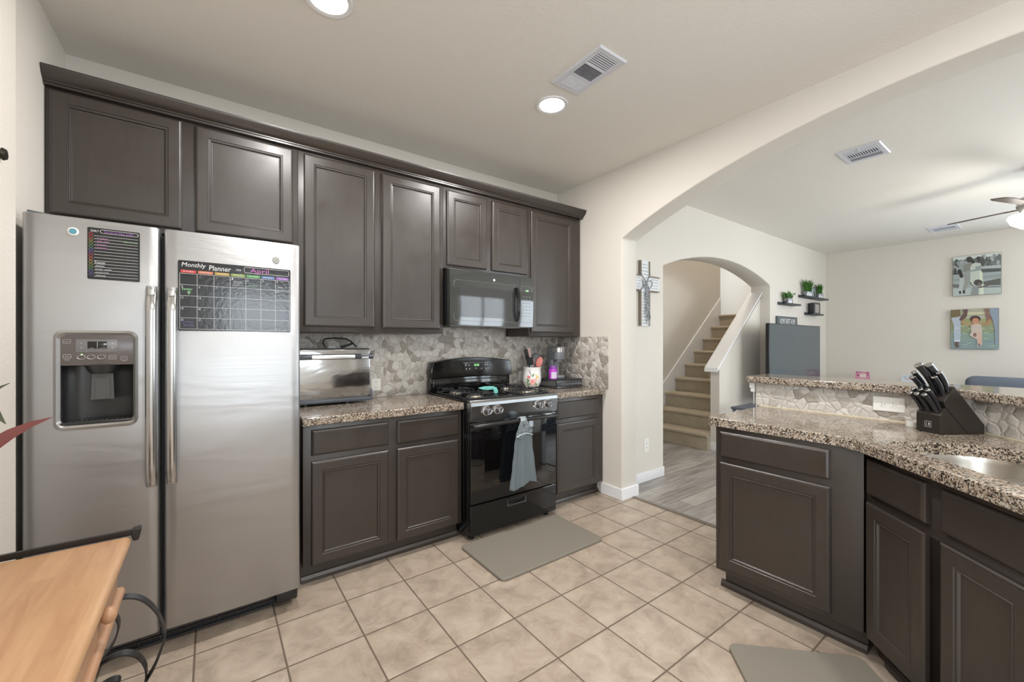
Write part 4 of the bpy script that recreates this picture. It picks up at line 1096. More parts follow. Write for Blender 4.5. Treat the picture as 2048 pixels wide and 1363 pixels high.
for i in range(13):
    a = -1.25+1.5*i/12; g_.append([t.verts.new((bx+.0374*sin(a+.1), by-.0374*cos(a+.1), z)) for z in (1.004, 1.060)])
for P_, Q_ in zip(g_, g_[1:]): t.faces.new((P_[0], Q_[0], Q_[1], P_[1]))
b.merge(t); b.obj('bottle_label', flat('lilac_label', 212, 204, 222), **ow)

# ------------------------------------------------------------------ knife block
KO = Vector((2.552, .341, .92)); kr = math.atan2(-.11, .172)
kb = thing('knife_block', 'dark brown two-tier wooden knife block on the peninsula countertop', 'knife block', KO, kr)
MKB = mat('dark_walnut_stain', (.022, .017, .013), .34, spec=.5)
b = B(); b.prism([(0, .002), (0, .084), (.026, .1155), (.130, .002)], 'y', 0, .10, bev=.002); b.obj('front_tier', MKB, parent=kb)
b = B(); b.prism([(.1305, .002), (.0275, .1165), (.0165, .145), (.068, .208), (.208, .040), (.207, .002)], 'y', 0, .10, bev=.002); b.obj('rear_tier', MKB, parent=kb)
b = B()
for x in (.01, .19):
    for y in (.012, .088): b.cyl((x, y, 0), .006, .003, seg=10)
b.obj('foot', M_BLACKP, parent=kb)
b = B(); ex = lambda y, z: (-.0008, y, z)
b.box(-.0012, 0, .036, .064, .024, .052); bdg = b.obj('square_badge', mat('badge_silver', (.6, .6, .6), .3, .8), parent=kb)
b = B(); b.box(-.0016, -.0011, .038, .062, .026, .050); b.obj('badge_field', M_BLACKP, parent=bdg)
b = B()
for s_ in (-1, 1):
    c_ = .050+s_*.005; b.cyl((-.0016, c_, .045), .0022, -.0004, 'x', 10); 
    for q0, q1 in (((c_, .043), (c_, .035)), ((c_, .035), (c_-.003, .028)), ((c_, .035), (c_+.003, .028)), ((c_, .041), (c_+.004*s_, .037))): b.tube([(-.0018, q0[0], q0[1]), (-.0018, q1[0], q1[1])], .0010, 5)
b.obj('badge_figures', bpy.data.materials['badge_silver'], parent=bdg)
# handles: base point and tip in the block's frame
def knife(label, bx, y, bz, tx, tz, w=.018, cap=.010, group=None, ty=None):
    k = thing('kitchen_knife', label, 'knife', (0, 0, 0))
    rot = Matrix.Rotation(kr, 4, 'Z'); base = KO + (rot @ Vector((bx, y, bz))); k.location = base; k.rotation_euler = (0, 0, kr)
    if group: k['group'] = group
    d = Vector((tx-bx, 0, tz-bz)); L = d.length; d.normalize(); side = Vector((d.z, 0, -d.x))  # towards rear
    t = bmesh.new(); R_ = []; n = 10
    for i in range(n+1):
        u = i/n; bow = .010*sin(pi*u)*(L/.12); c0 = d*(L*u) + side*(bow*.8)
        hw = w*(.42+.28*u+ (.10*sin(pi*min(1, u*1.3)))); th = cap*.5*(.85+.35*u)
        R_.append([t.verts.new((c0.x+side.x*hw*.62*ca, th*sa*1.5, c0.z+side.z*hw*.62*ca)) for ca, sa in [(cos(a*pi/5), sin(a*pi/5)) for a in range(10)]])
    for P_, Q_ in zip(R_, R_[1:]):
        for i in range(10): t.faces.new((P_[i], P_[(i+1) % 10], Q_[(i+1) % 10], Q_[i]))
    t.faces.new(R_[0]); t.faces.new(R_[-1]); bmesh.ops.recalc_face_normals(t, faces=t.faces)
    b = B(); b.merge(t); b.obj('knife_handle', bpy.data.materials.get('knife_black') or mat('knife_black', (.012, .012, .014), .3, spec=.6), parent=k, sharp=60)
    hw = w*.70*.62; th = cap*.5*1.2*1.5
    t = bmesh.new(); R_ = []
    for dd, sc in ((0, 1.04), (.004, 1.04), (.0055, .88)):
        c0 = d*(L+dd)
        R_.append([t.verts.new((c0.x+side.x*hw*sc*cos(a*pi/8), th*sc*sin(a*pi/8), c0.z+side.z*hw*sc*cos(a*pi/8))) for a in range(16)])
    for P_, Q_ in zip(R_, R_[1:]):
        for i in range(16): t.faces.new((P_[i], P_[(i+1) % 16], Q_[(i+1) % 16], Q_[i]))
    t.faces.new(R_[0]); t.faces.new(R_[-1]); bmesh.ops.recalc_face_normals(t, faces=t.faces)
    b = B(); b.merge(t); b.obj('steel_end_cap', M_STEEL, parent=k, sharp=40)
    return k
for y, w1 in ((.020, 'right'), (.050, 'middle'), (.080, 'left')):
    knife('steak knife in the lower row of the front tier, %s of three' % w1, .008, y, .090, -.052, .172, .0225, .0115)
    knife('steak knife in the upper row of the front tier, %s of three' % w1, .021, y, .106, -.036, .192, .0225, .0115)
knife('medium knife at the near lower corner of the rear tier', .038, .020, .168, -.006, .249, .026, .013)
knife('medium knife at the near right of the rear tier behind another medium knife', .052, .015, .186, .010, .268, .026, .013)
knife('tallest large knife at left of the rear tier', .040, .050, .175, -.045, .300, .038, .015)
knife('large knife at the right top of the rear tier', .058, .040, .195, -.008, .300, .038, .015)
knife('small knife at the far lower left of the rear tier', .022, .082, .160, -.038, .243, .024, .013)
knife('small knife at the far upper left of the rear tier', .036, .082, .172, -.030, .265, .024, .013)
sh = thing('kitchen_scissors', 'black kitchen shears with looped handles behind the steak knives', 'scissors', KO + Matrix.Rotation(kr, 4, 'Z') @ Vector((.026, .062, .152)), kr)
b = B(); b.tube([(.0-.02+.022*cos(a*pi/8)*.7, .012+.0*a, .028+.030*sin(a*pi/8)) for a in range(16)], .0045, 8, closed=True); b.tube([(-.02+.020*cos(a*pi/8)*.7, -.014, .024+.028*sin(a*pi/8)) for a in range(16)], .0045, 8, closed=True); b.obj('scissor_handle', M_BLACKP, parent=sh)
hs = thing('honing_steel', 'black handled honing steel at the back right corner of the knife block', 'honing steel', KO + Matrix.Rotation(kr, 4, 'Z') @ Vector((.074, .022, .2)), kr)
b = B(); b.tube([(0, 0, 0), (-.012, .012, .012), (-.030, .030, .026)], [.005, .006, .007], 8); b.obj('steel_handle', M_BLACKP, parent=hs)
b = B(); b.lathe([(0, .024), (.024, .024), (.026, .022), (.026, .010), (.024, .008), (.026, .006), (.026, 0)], (2.708, .452, .9205), seg=28, cap=True)
tag(b.obj('air_freshener', M_WHITE), 'small round white air freshener on the countertop left of the knife block', 'air freshener')
# white bracket and rod at the end of the half wall
b = B(); b.box(2.795, 2.835, 1.203, 1.232, 1.030, 1.0665, bev=.003); b.box(2.800, 2.830, 1.203, 1.228, 1.005, 1.032, bev=.004)
o = b.obj('bar_bracket', M_WHITE); tag(o, 'white bracket under the left end of the breakfast bar', 'bracket')
b = B(); b.cyl((2.815, 1.214, .921), .005, .086, seg=12); b.obj('bracket_rod', M_CHROME, parent=o)

# ------------------------------------------------------------------ anti-fatigue mats
b = B(); b.prism(rrect(1.290, 2.113, 1.850, 2.328, .035, 6), 'z', .0005, .018, bev=.008, seg=3)
tag(b.obj('floor_mat', M_MAT, sharp=60), 'grey anti-fatigue mat on the tiles in front of the stove', 'mat')
m2 = B(); m2.prism(rrect(-.43, .43, -.26, .26, .035, 6), 'z', .0005, .018, bev=.008, seg=3)
o = m2.obj('floor_mat', M_MAT, sharp=60, loc=(1.690, .402, 0), rz=radians(45)); tag(o, 'grey anti-fatigue mat on the tiles in front of the sink cabinet', 'mat')

# ------------------------------------------------------------------ recessed lights
def downlight(x, y, label, group=None):
    t = thing('recessed_light', label, 'ceiling light', (x, y, CZ), 0, group)
    b = B(); b.lathe([(.098, 0), (.096, -.006), (.078, -.004), (.074, .0)], (0, 0, -.0005), seg=40, cap=False); b.obj('trim_ring', M_TRIM, parent=t)
    b = B(); b.lathe([(0, -.004), (.05, -.0055), (.076, -.002)], (0, 0, -.001), seg=40, cap=False); b.obj('lamp_diffuser', M_LAMP, parent=t)
    l = bpy.data.lights.new('recessed_lamp', 'AREA'); l.shape = 'DISK'; l.size = .15; l.energy = 22 if x > 1 else 17; l.color = WARM; l.spread = pi
    lo = bpy.data.objects.new('lamp_light', l); COL.objects.link(lo); lo.location = (x, y, CZ-.012)
    return t
downlight(1.70, 1.905, 'lit round recessed ceiling light beside the kitchen ceiling vent')
downlight(.405, 1.885, 'lit round recessed ceiling light at the top edge above the refrigerator side')
downlight(1.70, -.30, 'lit recessed ceiling light over the sink side of the kitchen')
hl = downlight(3.55, 3.10, 'unseen recessed light added to brighten the hall before the stairs')  # out of view, added to lift the brightness of the hall
hl.location.z = CZ2; bpy.data.objects['lamp_light.002'].location.z = CZ2-.012 if 'lamp_light.002' in bpy.data.objects else 0
downlight(.405, -.30, 'lit recessed ceiling light over the breakfast side of the kitchen')

# ------------------------------------------------------------------ ceiling vents
def vent(label, x0, x1, y0, y1, z, mode):
    t = thing('ceiling_vent', label, 'air vent', ((x0+x1)/2, (y0+y1)/2, z))
    b = B(); w, l = (x1-x0)/2, (y1-y0)/2; f = .034
    fr_ = bmesh.new(); L = []
    for wx, ly, zz in ((w, l, 0), (w, l, -.003), (w-.006, l-.006, -.009), (w-f, l-f, -.006), (w-f, l-f, 0)):
        L.append([fr_.verts.new(p) for p in ((-wx, -ly, zz), (wx, -ly, zz), (wx, ly, zz), (-wx, ly, zz))])
    for P, Q in zip(L, L[1:]):
        for i in range(4): fr_.faces.new((P[i], P[(i+1) % 4], Q[(i+1) % 4], Q[i]))
    bmesh.ops.recalc_face_normals(fr_, faces=fr_.faces); b.merge(fr_); b.obj('vent_frame', M_VENT, parent=t)
    b = B(); b.box(-w+f, w-f, -l+f, l-f, -.0012, -.0004); b.obj('duct_shadow', M_DARK, parent=t)  # near-black sheet stands for the shade inside the duct
    W_, L_ = w-f, l-f
    def lou(b, x0, x1, y0, y1, n, ang, alongx, hw=.0065):
        for i in range(n):
            u = (i+.5)/n
            if alongx:
                yc = y0+(y1-y0)*u; m_ = Matrix.Translation((0, yc, -.006)) @ Matrix.Rotation(ang, 4, 'X'); b.box(x0, x1, -hw, hw, -.0006, .0006, mtx=m_)
            else:
                xc = x0+(x1-x0)*u; m_ = Matrix.Translation((xc, 0, -.006)) @ Matrix.Rotation(ang, 4, 'Y'); b.box(-hw, hw, y0, y1, -.0006, .0006, mtx=m_)
    if mode == 'three':
        q = 2*L_/3
        b = B(); lou(b, -W_, W_, -L_, -L_+q*.95, 7, -.15, True, .0036); b.obj('louvre_bank', M_VENT, parent=t)
        b = B(); lou(b, -W_, W_, -L_+q*1.0, -L_+q*2.0, 11, .9, True, .0030); b.obj('louvre_bank', M_VENT, parent=t)
        b = B(); lou(b, -W_, W_, -L_+q*2.02, L_, 7, -.5, True, .0052); b.obj('louvre_bank', M_VENT, parent=t)
        b = B()
        for y in (-L_+q*.97, -L_+q*2.01): b.box(-W_, W_, y-.004, y+.004, -.010, -.001)
        b.obj('divider', M_VENT, parent=t)
    else:
        q = 2*W_/3
        b = B(); lou(b, -W_, -W_+q*.75, -L_, L_, 7, .5, False); b.obj('louvre_bank', M_VENT, parent=t)
        b = B()
        for i in range(13): y = -L_+.006+(2*L_-.012)*i/12; b.box(-W_+q*.8, -W_+q*2.0, y-.0018, y+.0018, -.009, -.001)
        b.obj('louvre_bank', M_VENT, parent=t)
        b = B(); lou(b, -W_+q*2.05, W_, -L_, L_, 9, -.35, False); b.obj('louvre_bank', M_VENT, parent=t)
        b = B()
        for x in (-W_+q*.78, -W_+q*2.02): b.box(x-.003, x+.003, -L_, L_, -.010, -.001)
        b.box(-W_, -W_+.01, -.004, .004, -.022, -.004); b.obj('divider', M_VENT, parent=t)
vent('white louvred air vent on the kitchen ceiling', 1.547, 1.752, 1.376, 1.737, CZ, 'three')
vent('white louvred air vent on the living room ceiling nearest the arch', 3.86, 4.17, .818, 1.078, CZ2, 'bank')
vent('small white air vent on the living room ceiling near the far wall', 7.30, 7.64, .83, 1.10, CZ2, 'bank')

# ------------------------------------------------------------------ ceiling fan (mostly outside the frame on the right)
fx, fy = 5.50, .165
fn = thing('ceiling_fan', 'ceiling fan with thin dark blades and a lit glass bowl at the right edge', 'ceiling fan', (fx, fy, CZ2))
MB_ = mat('dark_walnut_blade', srgb(70, 58, 46), .4)
b = B(); b.lathe([(.07, 0), (.065, -.04), (.018, -.055), (.018, -.20), (.06, -.215), (.115, -.25), (.125, -.31), (.10, -.36), (.06, -.375)], seg=32); b.obj('fan_motor', mat('brushed_nickel', (.5, .48, .45), .3, 1.0), parent=fn)
for k in range(4):
    a = radians(71+90*k); m_ = Matrix.Rotation(a, 4, 'Z') @ Matrix.Translation((0, 0, -.322)) @ Matrix.Rotation(radians(-9), 4, 'X')
    b = B(); b.prism([(.16, -.045), (.50, -.062), (.56, -.045), (.57, .0), (.56, .045), (.50, .062), (.16, .045)], 'z', -.003, .003, mtx=m_); b.box(.09, .20, -.012, .012, -.006, .004, mtx=m_)
    b.obj('fan_blade', MB_, parent=fn)
b = B(); b.lathe([(.165, -.385), (.175, -.40), (.155, -.45), (.10, -.49), (.04, -.505), (0, -.507)], seg=36, cap=False); b.lathe([(.06, -.372), (.165, -.385)], seg=36, cap=False); b.obj('glass_bowl', M_GLOBE, parent=fn)
l = bpy.data.lights.new('fan_lamp', 'POINT'); l.energy = 22; l.color = (1, .92, .8); l.shadow_soft_size = .16
lo = bpy.data.objects.new('fan_lamp_light', l); COL.objects.link(lo); lo.location = (fx, fy, CZ2-.62)

# ------------------------------------------------------------------ cross with text
cr = thing('wall_cross', 'wooden wall cross covered in printed verse with a striped ribbon bow', 'cross', (3.305, YC, 1.478))
ow = dict(parent=cr, world=True)
cx0, cx1, ax0, ax1, az0, az1, cz0, cz1 = 3.236, 3.367, 3.09, 3.523, 1.812, 1.948, 1.478, 2.092
cxm = (cx0+cx1)/2
pts = [(cx0, cz0), (cx1, cz0), (cx1, az0), (ax1, az0), (ax1, az1), (cx1, az1), (cx1, cz1), (cx0, cz1), (cx0, az1), (ax0, az1), (ax0, az0), (cx0, az0)]
b = B(); b.prism(pts, 'y', YC-.022, YC-.001); b.obj('verse_panel', flat('white_washed_board', 222, 224, 226, .6), **ow)
b = B()
for x in (cx0, cx1):
    b.box(x-.006, x+.006, YC-.03, YC-.001, cz0, az0); b.box(x-.006, x+.006, YC-.03, YC-.001, az1, cz1)
for z in (az0, az1):
    b.box(ax0, cx0, YC-.03, YC-.001, z-.006, z+.006); b.box(cx1, ax1, YC-.03, YC-.001, z-.006, z+.006)
b.obj('wood_edging', M_RUST, **ow)
b = B()
lines = ['Love is', 'patient,', 'love is kind', 'It does not', 'envy, it does', 'not boast']
for i, s_ in enumerate(lines): text_bm(s_, .095, .016, cxm, YC-.0221, 2.058-i*.031, target=b)
for i, s_ in enumerate(['it does not', 'self-seeking', 'it is not', 'easily']): text_bm(s_, .11, .015, 3.45, YC-.0221, 1.925-i*.028, target=b)
for i, s_ in enumerate(['is not proud', 'it keeps no', 'record of', 'wrongs']): text_bm(s_, .11, .015, 3.165, YC-.0221, 1.925-i*.028, target=b)
for i, s_ in enumerate(['angered,', 'it always', 'protects,', 'always', 'trusts,', 'always', 'hopes,', 'always', 'perseveres.', 'Love', 'never fails']): text_bm(s_, .09, .015, cxm, YC-.0221, 1.79-i*.0285, target=b)
b.obj('printed_verse', flat('grey_ink', 110, 114, 118), **ow)
b = B(); yb = YC-.030; ccx, ccz = cxm+.005, 1.885
for p in (((cx0-.01, 1.975), (ccx, ccz)), ((cx1+.01, 1.975), (ccx, ccz)), ((cx0-.02, 1.80), (ccx, ccz)), ((cx1+.01, 1.80), (ccx, ccz))):
    b.tube([(p[0][0], YC-.026, p[0][1]), ((p[0][0]+p[1][0])/2, yb-.004, (p[0][1]+p[1][1])/2), (p[1][0], yb-.006, p[1][1])], .01, flat=(.010, .004), up=(0, 1, .01))
for s_, L in ((-1, .07), (1, .09)): b.tube([(ccx+s_*L*sin(a*pi/10)*.9*(1 if a < 6 else .8), yb-.012, ccz-.0+.03*sin(a*pi/5)-.003*a) for a in range(11)], .0055, 6)
for k in range(5):
    xo = -.01+.012*k; ln = (.30, .38, .36, .40, .34)[k]
    b.tube([(ccx+xo*.4+xo*(j/10)+.006*sin(j*1.1+k), yb-.006-.003*(k % 2), ccz-ln*j/10) for j in range(11)], .0042, 6)
MR = mat('striped_ribbon', srgb(120, 124, 130), .8); gg = G(MR); nn_ = gg.noise(gg.coord(), 120, 1); gg.l(gg.ramp(nn_.outputs[0], [(.45, srgb(82, 86, 92)), (.55, srgb(205, 208, 212))]), gg.b.inputs['Base Color'])
b.obj('ribbon_bow', MR, sharp=60, **ow)

# ------------------------------------------------------------------ picture ledges with their things
def ledge(label, x0, x1, z):
    b = B(); b.box(x0, x1, YC-.115, YC-.001, z-.012, z, bev=.001).box(x0, x1, YC-.012, YC-.001, z, z+.028, bev=.001).box(x0, x1, YC-.115, YC-.105, z, z+.010, bev=.001)
    return tag(b.obj('picture_ledge', M_DGREY), label, 'shelf')
ledge('dark grey ledge holding one potted plant and a small frame, leftmost of three', 6.30, 6.80, 1.857)
ledge('dark grey ledge holding two potted grasses, uppermost of three', 7.02, 7.92, 2.003)
ledge('dark grey ledge holding two picture frames, lowest of three', 7.25, 7.70, 1.753)
def plant(label, x, z, pots, hg, sp, bushy=False, n=60, two=False):
    t = thing('potted_plant', label, 'plant', (x, YC-.06, z))
    for dxp in pots:
        b = B(); b.lathe([(0, .001), (.030, .001), (.040, .075), (.042, .078), (.036, .078), (.034, .07), (0, .07)], (dxp, 0, 0), seg=20, cap=False); b.obj('tin_pot', M_TIN, parent=t)
    b = B(); rnd = random.Random(int(x*100))
    for i in range(n):
        bx_ = rnd.choice(pots)+rnd.uniform(-.022, .022); by_ = rnd.uniform(-.022, .022); a = rnd.uniform(0, 2*pi); L = hg*rnd.uniform(.6, 1); s_ = sp*rnd.uniform(.2, 1)
        p = [Vector((bx_+cos(a)*s_*u*u, by_+sin(a)*s_*u*u*.45, .07+L*u)) for u in (0, .4, .75, 1)]
        if bushy:
            b.ball((bx_+cos(a)*s_, by_+sin(a)*s_*.5, .075+L*rnd.uniform(.2, .9)), .016, seg=6, sc=(1, .5, .7))
        else:
            b.tube(p, [.0042, .005, .0035, .0006], 3)
    b.obj('foliage', M_LEAF, parent=t); return t
plant('bushy green plant in a tin pot on the leftmost ledge', 6.50, 1.857, [-.03, .03], .11, .085, True, 90)
plant('large tuft of green grass in a tin pot at left of the uppermost ledge', 7.20, 2.003, [-.05, .03, .08], .20, .13, n=110)
plant('smaller tuft of green grass in a tin pot at right of the uppermost ledge', 7.68, 2.003, [-.04, .05], .18, .12, n=70)
b = B(); b.box(6.60, 6.68, YC-.05, YC-.040, 1.858, 1.99, bev=.001); tag(b.obj('small_frame', M_RUST), 'small brown wooden frame behind the bushy plant', 'frame')
b = B(); b.tube([(7.40+.0+.05*cos(a*pi/8), YC-.07, 2.05+.045*sin(a*pi/8)) for a in range(-2, 10)], .004, 6); b.tube([(7.53, YC-.07, 2.004), (7.535, YC-.07, 2.14), (7.58, YC-.07, 2.175), (7.63, YC-.07, 2.165)], .004, 6); b.tube([(7.35, YC-.07, 2.13), (7.45, YC-.07, 2.165), (7.60, YC-.07, 2.19)], .004, 6)
tag(b.obj('wire_ornament', M_BLACKM), 'curled black wire ornament between the two potted grasses', 'ornament')
b = B(); b.box(7.40, 7.56, YC-.045, YC-.038, 2.004, 2.17, bev=.001); tag(b.obj('glass_frame', mat('frosted_glass_frame', srgb(165, 178, 178), .15)), 'pale glass frame behind the wire ornament', 'frame')
def pframe(label, x0, x1, z0, z1, y, tilt, m):
    t = thing('photo_frame', label, 'photo frame', ((x0+x1)/2, y, z0), tilt)
    w = (x1-x0)/2; h = z1-z0; b = B(); b.rings(-w, w, 0, h, -.006, [(0, .012), (0, .0), (.022, .0), (.026, .004)]); b.obj('frame', M_DGREY, parent=t)
    b = B(); b.box(-w+.026, w-.026, -.0028, -.002, .026, h-.026); b.obj('photo_print', m, parent=t)
pframe('dark photo frame standing at an angle at left on the lowest ledge', 7.30, 7.44, 1.754, 1.925, YC-.055, .9, flat('grey_print', 150, 150, 146))
pframe('dark photo frame facing the room at right on the lowest ledge', 7.45, 7.62, 1.754, 1.935, YC-.075, -.12, flat('pale_print', 170, 160, 154))
b = B(); b.box(6.235, 6.905, YC-.03, YC-.001, 1.50, 1.687, bev=.002)
sg = b.obj('wall_sign', flat('slate_sign', 92, 98, 102)); tag(sg, 'slate grey sign reading home sweet home above the television', 'sign')
b = B(); text_bm('HOME SWEET HOME', .52, .085, 6.57, YC-.0302, 1.615, target=b); b.obj('sign_lettering', M_INKW, parent=sg)
# television on a low media console
b = B(); b.box(5.495, 7.20, 2.192, 2.235, .600, 1.560, bev=.004)
tv_ = thing('television', 'large flat television standing in front of the shelf wall', 'television', (6.35, 2.21, .52))
b.obj('tv_case', M_BLACKP, parent=tv_, world=True)
b = B(); b.box(5.507, 7.188, 2.1905, 2.1925, .615, 1.550); b.obj('tv_screen', M_TV, parent=tv_, world=True)
b = B(); b.box(5.9, 6.1, 2.12, 2.32, .522, .53).box(6.6, 6.8, 2.12, 2.32, .522, .53).box(5.98, 6.02, 2.2, 2.23, .53, .62).box(6.68, 6.72, 2.2, 2.23, .53, .62); b.obj('tv_foot', M_BLACKP, parent=tv_, world=True)
mc_ = thing('media_console', 'low dark grey media console beneath the television', 'console', (6.35, 2.2, 0))
b = B(); b.box(5.45, 7.25, 2.05, 2.39, .06, .52, bev=.004)
b.obj('console_body', M_DGREY, parent=mc_, world=True)
for x in (5.47, 6.07, 6.66): b = B(); b.rings(x, x+.57, .10, .50, 2.04, [(0, .012), (0, .002), (.004, 0)]); b.obj('console_door', M_DGREY, parent=mc_, world=True)
for x in (5.5, 7.2): b = B(); b.box(x-.03, x+.03, 2.08, 2.36, 0, .06); b.obj('console_foot', M_DGREY, parent=mc_, world=True)
# small blue-grey side table by the stair opening
stb = thing('side_table', 'small blue grey side table near the foot of the stair wall', 'side table', (4.97, 2.13, 0))
MT_ = flat('blue_grey_paint', 92, 100, 116)
b = B(); b.box(4.72, 5.22, 1.99, 2.28, .575, .60, bev=.003); b.obj('table_top', MT_, parent=stb, world=True)
for x in (4.75, 5.19):
    for y in (2.015, 2.255): b = B(); b.box(x-.015, x+.015, y-.015, y+.015, 0, .575); b.obj('leg', MT_, parent=stb, world=True)
b = B(); b.tube([(4.75, 2.0, .57), (4.80, 2.0, .50), (4.90, 2.0, .35)], .008, 6); b.obj('brace', MT_, parent=stb, world=True)

# ------------------------------------------------------------------ canvases on the far wall
PAL = {}
def pm(r, g_, b_):
    k = (r, g_, b_)
    if k not in PAL: PAL[k] = flat('print_tone_%s' % '_'.join(map(str, k)), r, g_, b_, .6)
    return PAL[k]
def canvas(label, y0, y1, z0, z1, quad, shapes, bg, edge):
    t = thing('canvas_print', label, 'wall art', (XF, (y0+y1)/2, z0))
    b = B(); b.box(XF-.035, XF-.001, y1, y0, z0, z1, bev=.002); b.obj('stretched_canvas', edge, parent=t, world=True)
    (xl, xr, tl, tr, bl, br) = quad; b = B(); mats = []; rnd = random.Random(3)
    def conv(p):
        a = (p[0]-xl)/(xr-xl); tp_ = tl+(tr-tl)*a; bt_ = bl+(br-bl)*a; v = (p[1]-tp_)/(bt_-tp_)
        return min(max(a, .004), .996), min(max(v, .004), .996)
    lay = 0
    allp = [([(xl, tl), (xr, tr), (xr, br), (xl, bl)], bg)] + shapes
    for pts, col in allp:
        m = pm(*col)
        if m not in mats: mats.append(m)
        q = [conv(p) for p in pts]; lay += 1
        b.poly([(XF-.0355-.00012*lay, y0-(y0-y1)*a, z1-(z1-z0)*v) for a, v in q], mats.index(m))
    b.obj('printed_photo', mats, parent=t, world=True, smooth=False)
def el(cx, cy, rx, ry, n=14, rot=0): return [(cx+rx*cos(2*pi*i/n)*cos(rot)-ry*sin(2*pi*i/n)*sin(rot), cy+rx*cos(2*pi*i/n)*sin(rot)+ry*sin(2*pi*i/n)*cos(rot)) for i in range(n)]
R1 = random.Random(11)
s1 = [([(150, 330), (1350, 200), (1350, 640), (150, 660)], (120, 128, 126))]
for i in range(46):
    x = R1.choice([R1.uniform(155, 420), R1.uniform(900, 1350)]); y = R1.uniform(320 if x < 600 else 190, 500 if x > 600 else 590); v = R1.choice([70, 92, 150, 172, 110]); s1.append((el(x, y, R1.uniform(28, 75), R1.uniform(20, 45), 9, R1.uniform(0, 2)), (v-4, v+2, v)))
s1 += [([(850, 470), (1340, 440), (1340, 520), (850, 530)], (176, 184, 182)), ([(850, 540), (1340, 525), (1340, 600), (850, 612)], (84, 88, 86)), ([(155, 625), (330, 625), (330, 665), (155, 668)], (60, 62, 62)),
 ([(150, 668), (1345, 600), (1345, 1145), (150, 1200)], (158, 168, 168)), ([(150, 780), (1345, 660), (1345, 740), (150, 830)], (146, 154, 154)), ([(150, 900), (330, 910), (330, 1000), (150, 980)], (112, 116, 112)), ([(150, 1010), (1345, 985), (1345, 1145), (150, 1200)], (178, 188, 184)), ([(920, 850), (1335, 765), (1335, 935), (950, 935)], (98, 98, 92)), ([(955, 970), (1335, 968), (1335, 985), (955, 985)], (80, 84, 84)),
 ([(335, 730), (480, 720), (430, 900), (385, 1080), (300, 1060), (330, 900)], (182, 188, 186)), ([(400, 640), (600, 650), (600, 760), (560, 900), (480, 1065), (410, 1050), (470, 850), (440, 720)], (150, 152, 146)), ([(320, 1070), (375, 1070), (370, 1140), (320, 1138)], (46, 46, 46)), ([(420, 1050), (472, 1050), (472, 1132), (415, 1132)], (46, 46, 46)),
 ([(380, 380), (500, 330), (640, 370), (650, 470), (610, 660), (400, 650), (380, 560), (330, 560), (300, 530), (320, 430)], (150, 158, 158)), ([(450, 420), (650, 380), (620, 600), (400, 600)], (132, 134, 124)), ([(290, 545), (370, 540), (430, 710), (400, 750), (345, 735), (310, 640)], (52, 50, 50)), (el(585, 300, 82, 75), (66, 66, 62)), (el(665, 350, 48, 30, rot=.4), (48, 44, 44)),
 ([(640, 420), (720, 380), (860, 390), (885, 470), (870, 560), (905, 620), (920, 900), (940, 1160), (640, 1165), (600, 820), (610, 620), (605, 480)], (192, 200, 190)), ([(830, 580), (905, 620), (920, 900), (940, 1160), (850, 1160)], (214, 220, 198)), ([(745, 470), (880, 450), (870, 560), (720, 590), (540, 605), (500, 580), (720, 545)], (146, 156, 152)), (el(820, 300, 82, 75), (72, 70, 72)), ([(840, 240), (960, 300), (940, 470), (905, 470), (880, 380), (840, 370)], (84, 84, 84)), (el(745, 330, 25, 45), (120, 124, 122)),
 ([(640, 990), (700, 950), (810, 960), (810, 1165), (610, 1165), (640, 1080)], (140, 146, 146)), ([(650, 960), (590, 880), (600, 830), (650, 900), (700, 950)], (122, 120, 112)), ([(800, 965), (960, 950), (1150, 895), (1150, 905), (980, 975), (820, 1005)], (98, 96, 90)), (el(800, 870, 112, 78), (78, 74, 70)), (el(840, 915, 50, 42), (118, 112, 102))]
canvas('black and white canvas print of a kissing couple with a small child', .972, .545, 1.951, 2.482, (155, 1350, 240, 125, 1200, 1140), s1, (205, 214, 210), flat('canvas_side', 120, 118, 96))
s2 = [([(110, 160), (1440, 100), (1440, 330), (110, 360)], (172, 172, 150)), ([(600, 230), (1100, 210), (1100, 270), (590, 290)], (204, 200, 168)), ([(110, 400), (1440, 400), (1440, 620), (110, 640)], (160, 158, 112)), ([(110, 600), (1440, 590), (1440, 800), (110, 820)], (146, 156, 122)), ([(110, 800), (1440, 790), (1440, 1000), (110, 1000)], (140, 160, 148)), ([(110, 980), (1440, 980), (1440, 1245), (110, 1235)], (136, 156, 158))]
for i in range(60):
    y = R1.uniform(600, 1180); x = R1.uniform(130, 1400); v = R1.choice([(168, 186, 168), (128, 150, 138), (186, 198, 180), (150, 168, 132)]); s2.append((el(x, y, R1.uniform(30, 90), R1.uniform(6, 13), 8, R1.uniform(-.2, .1)), v))
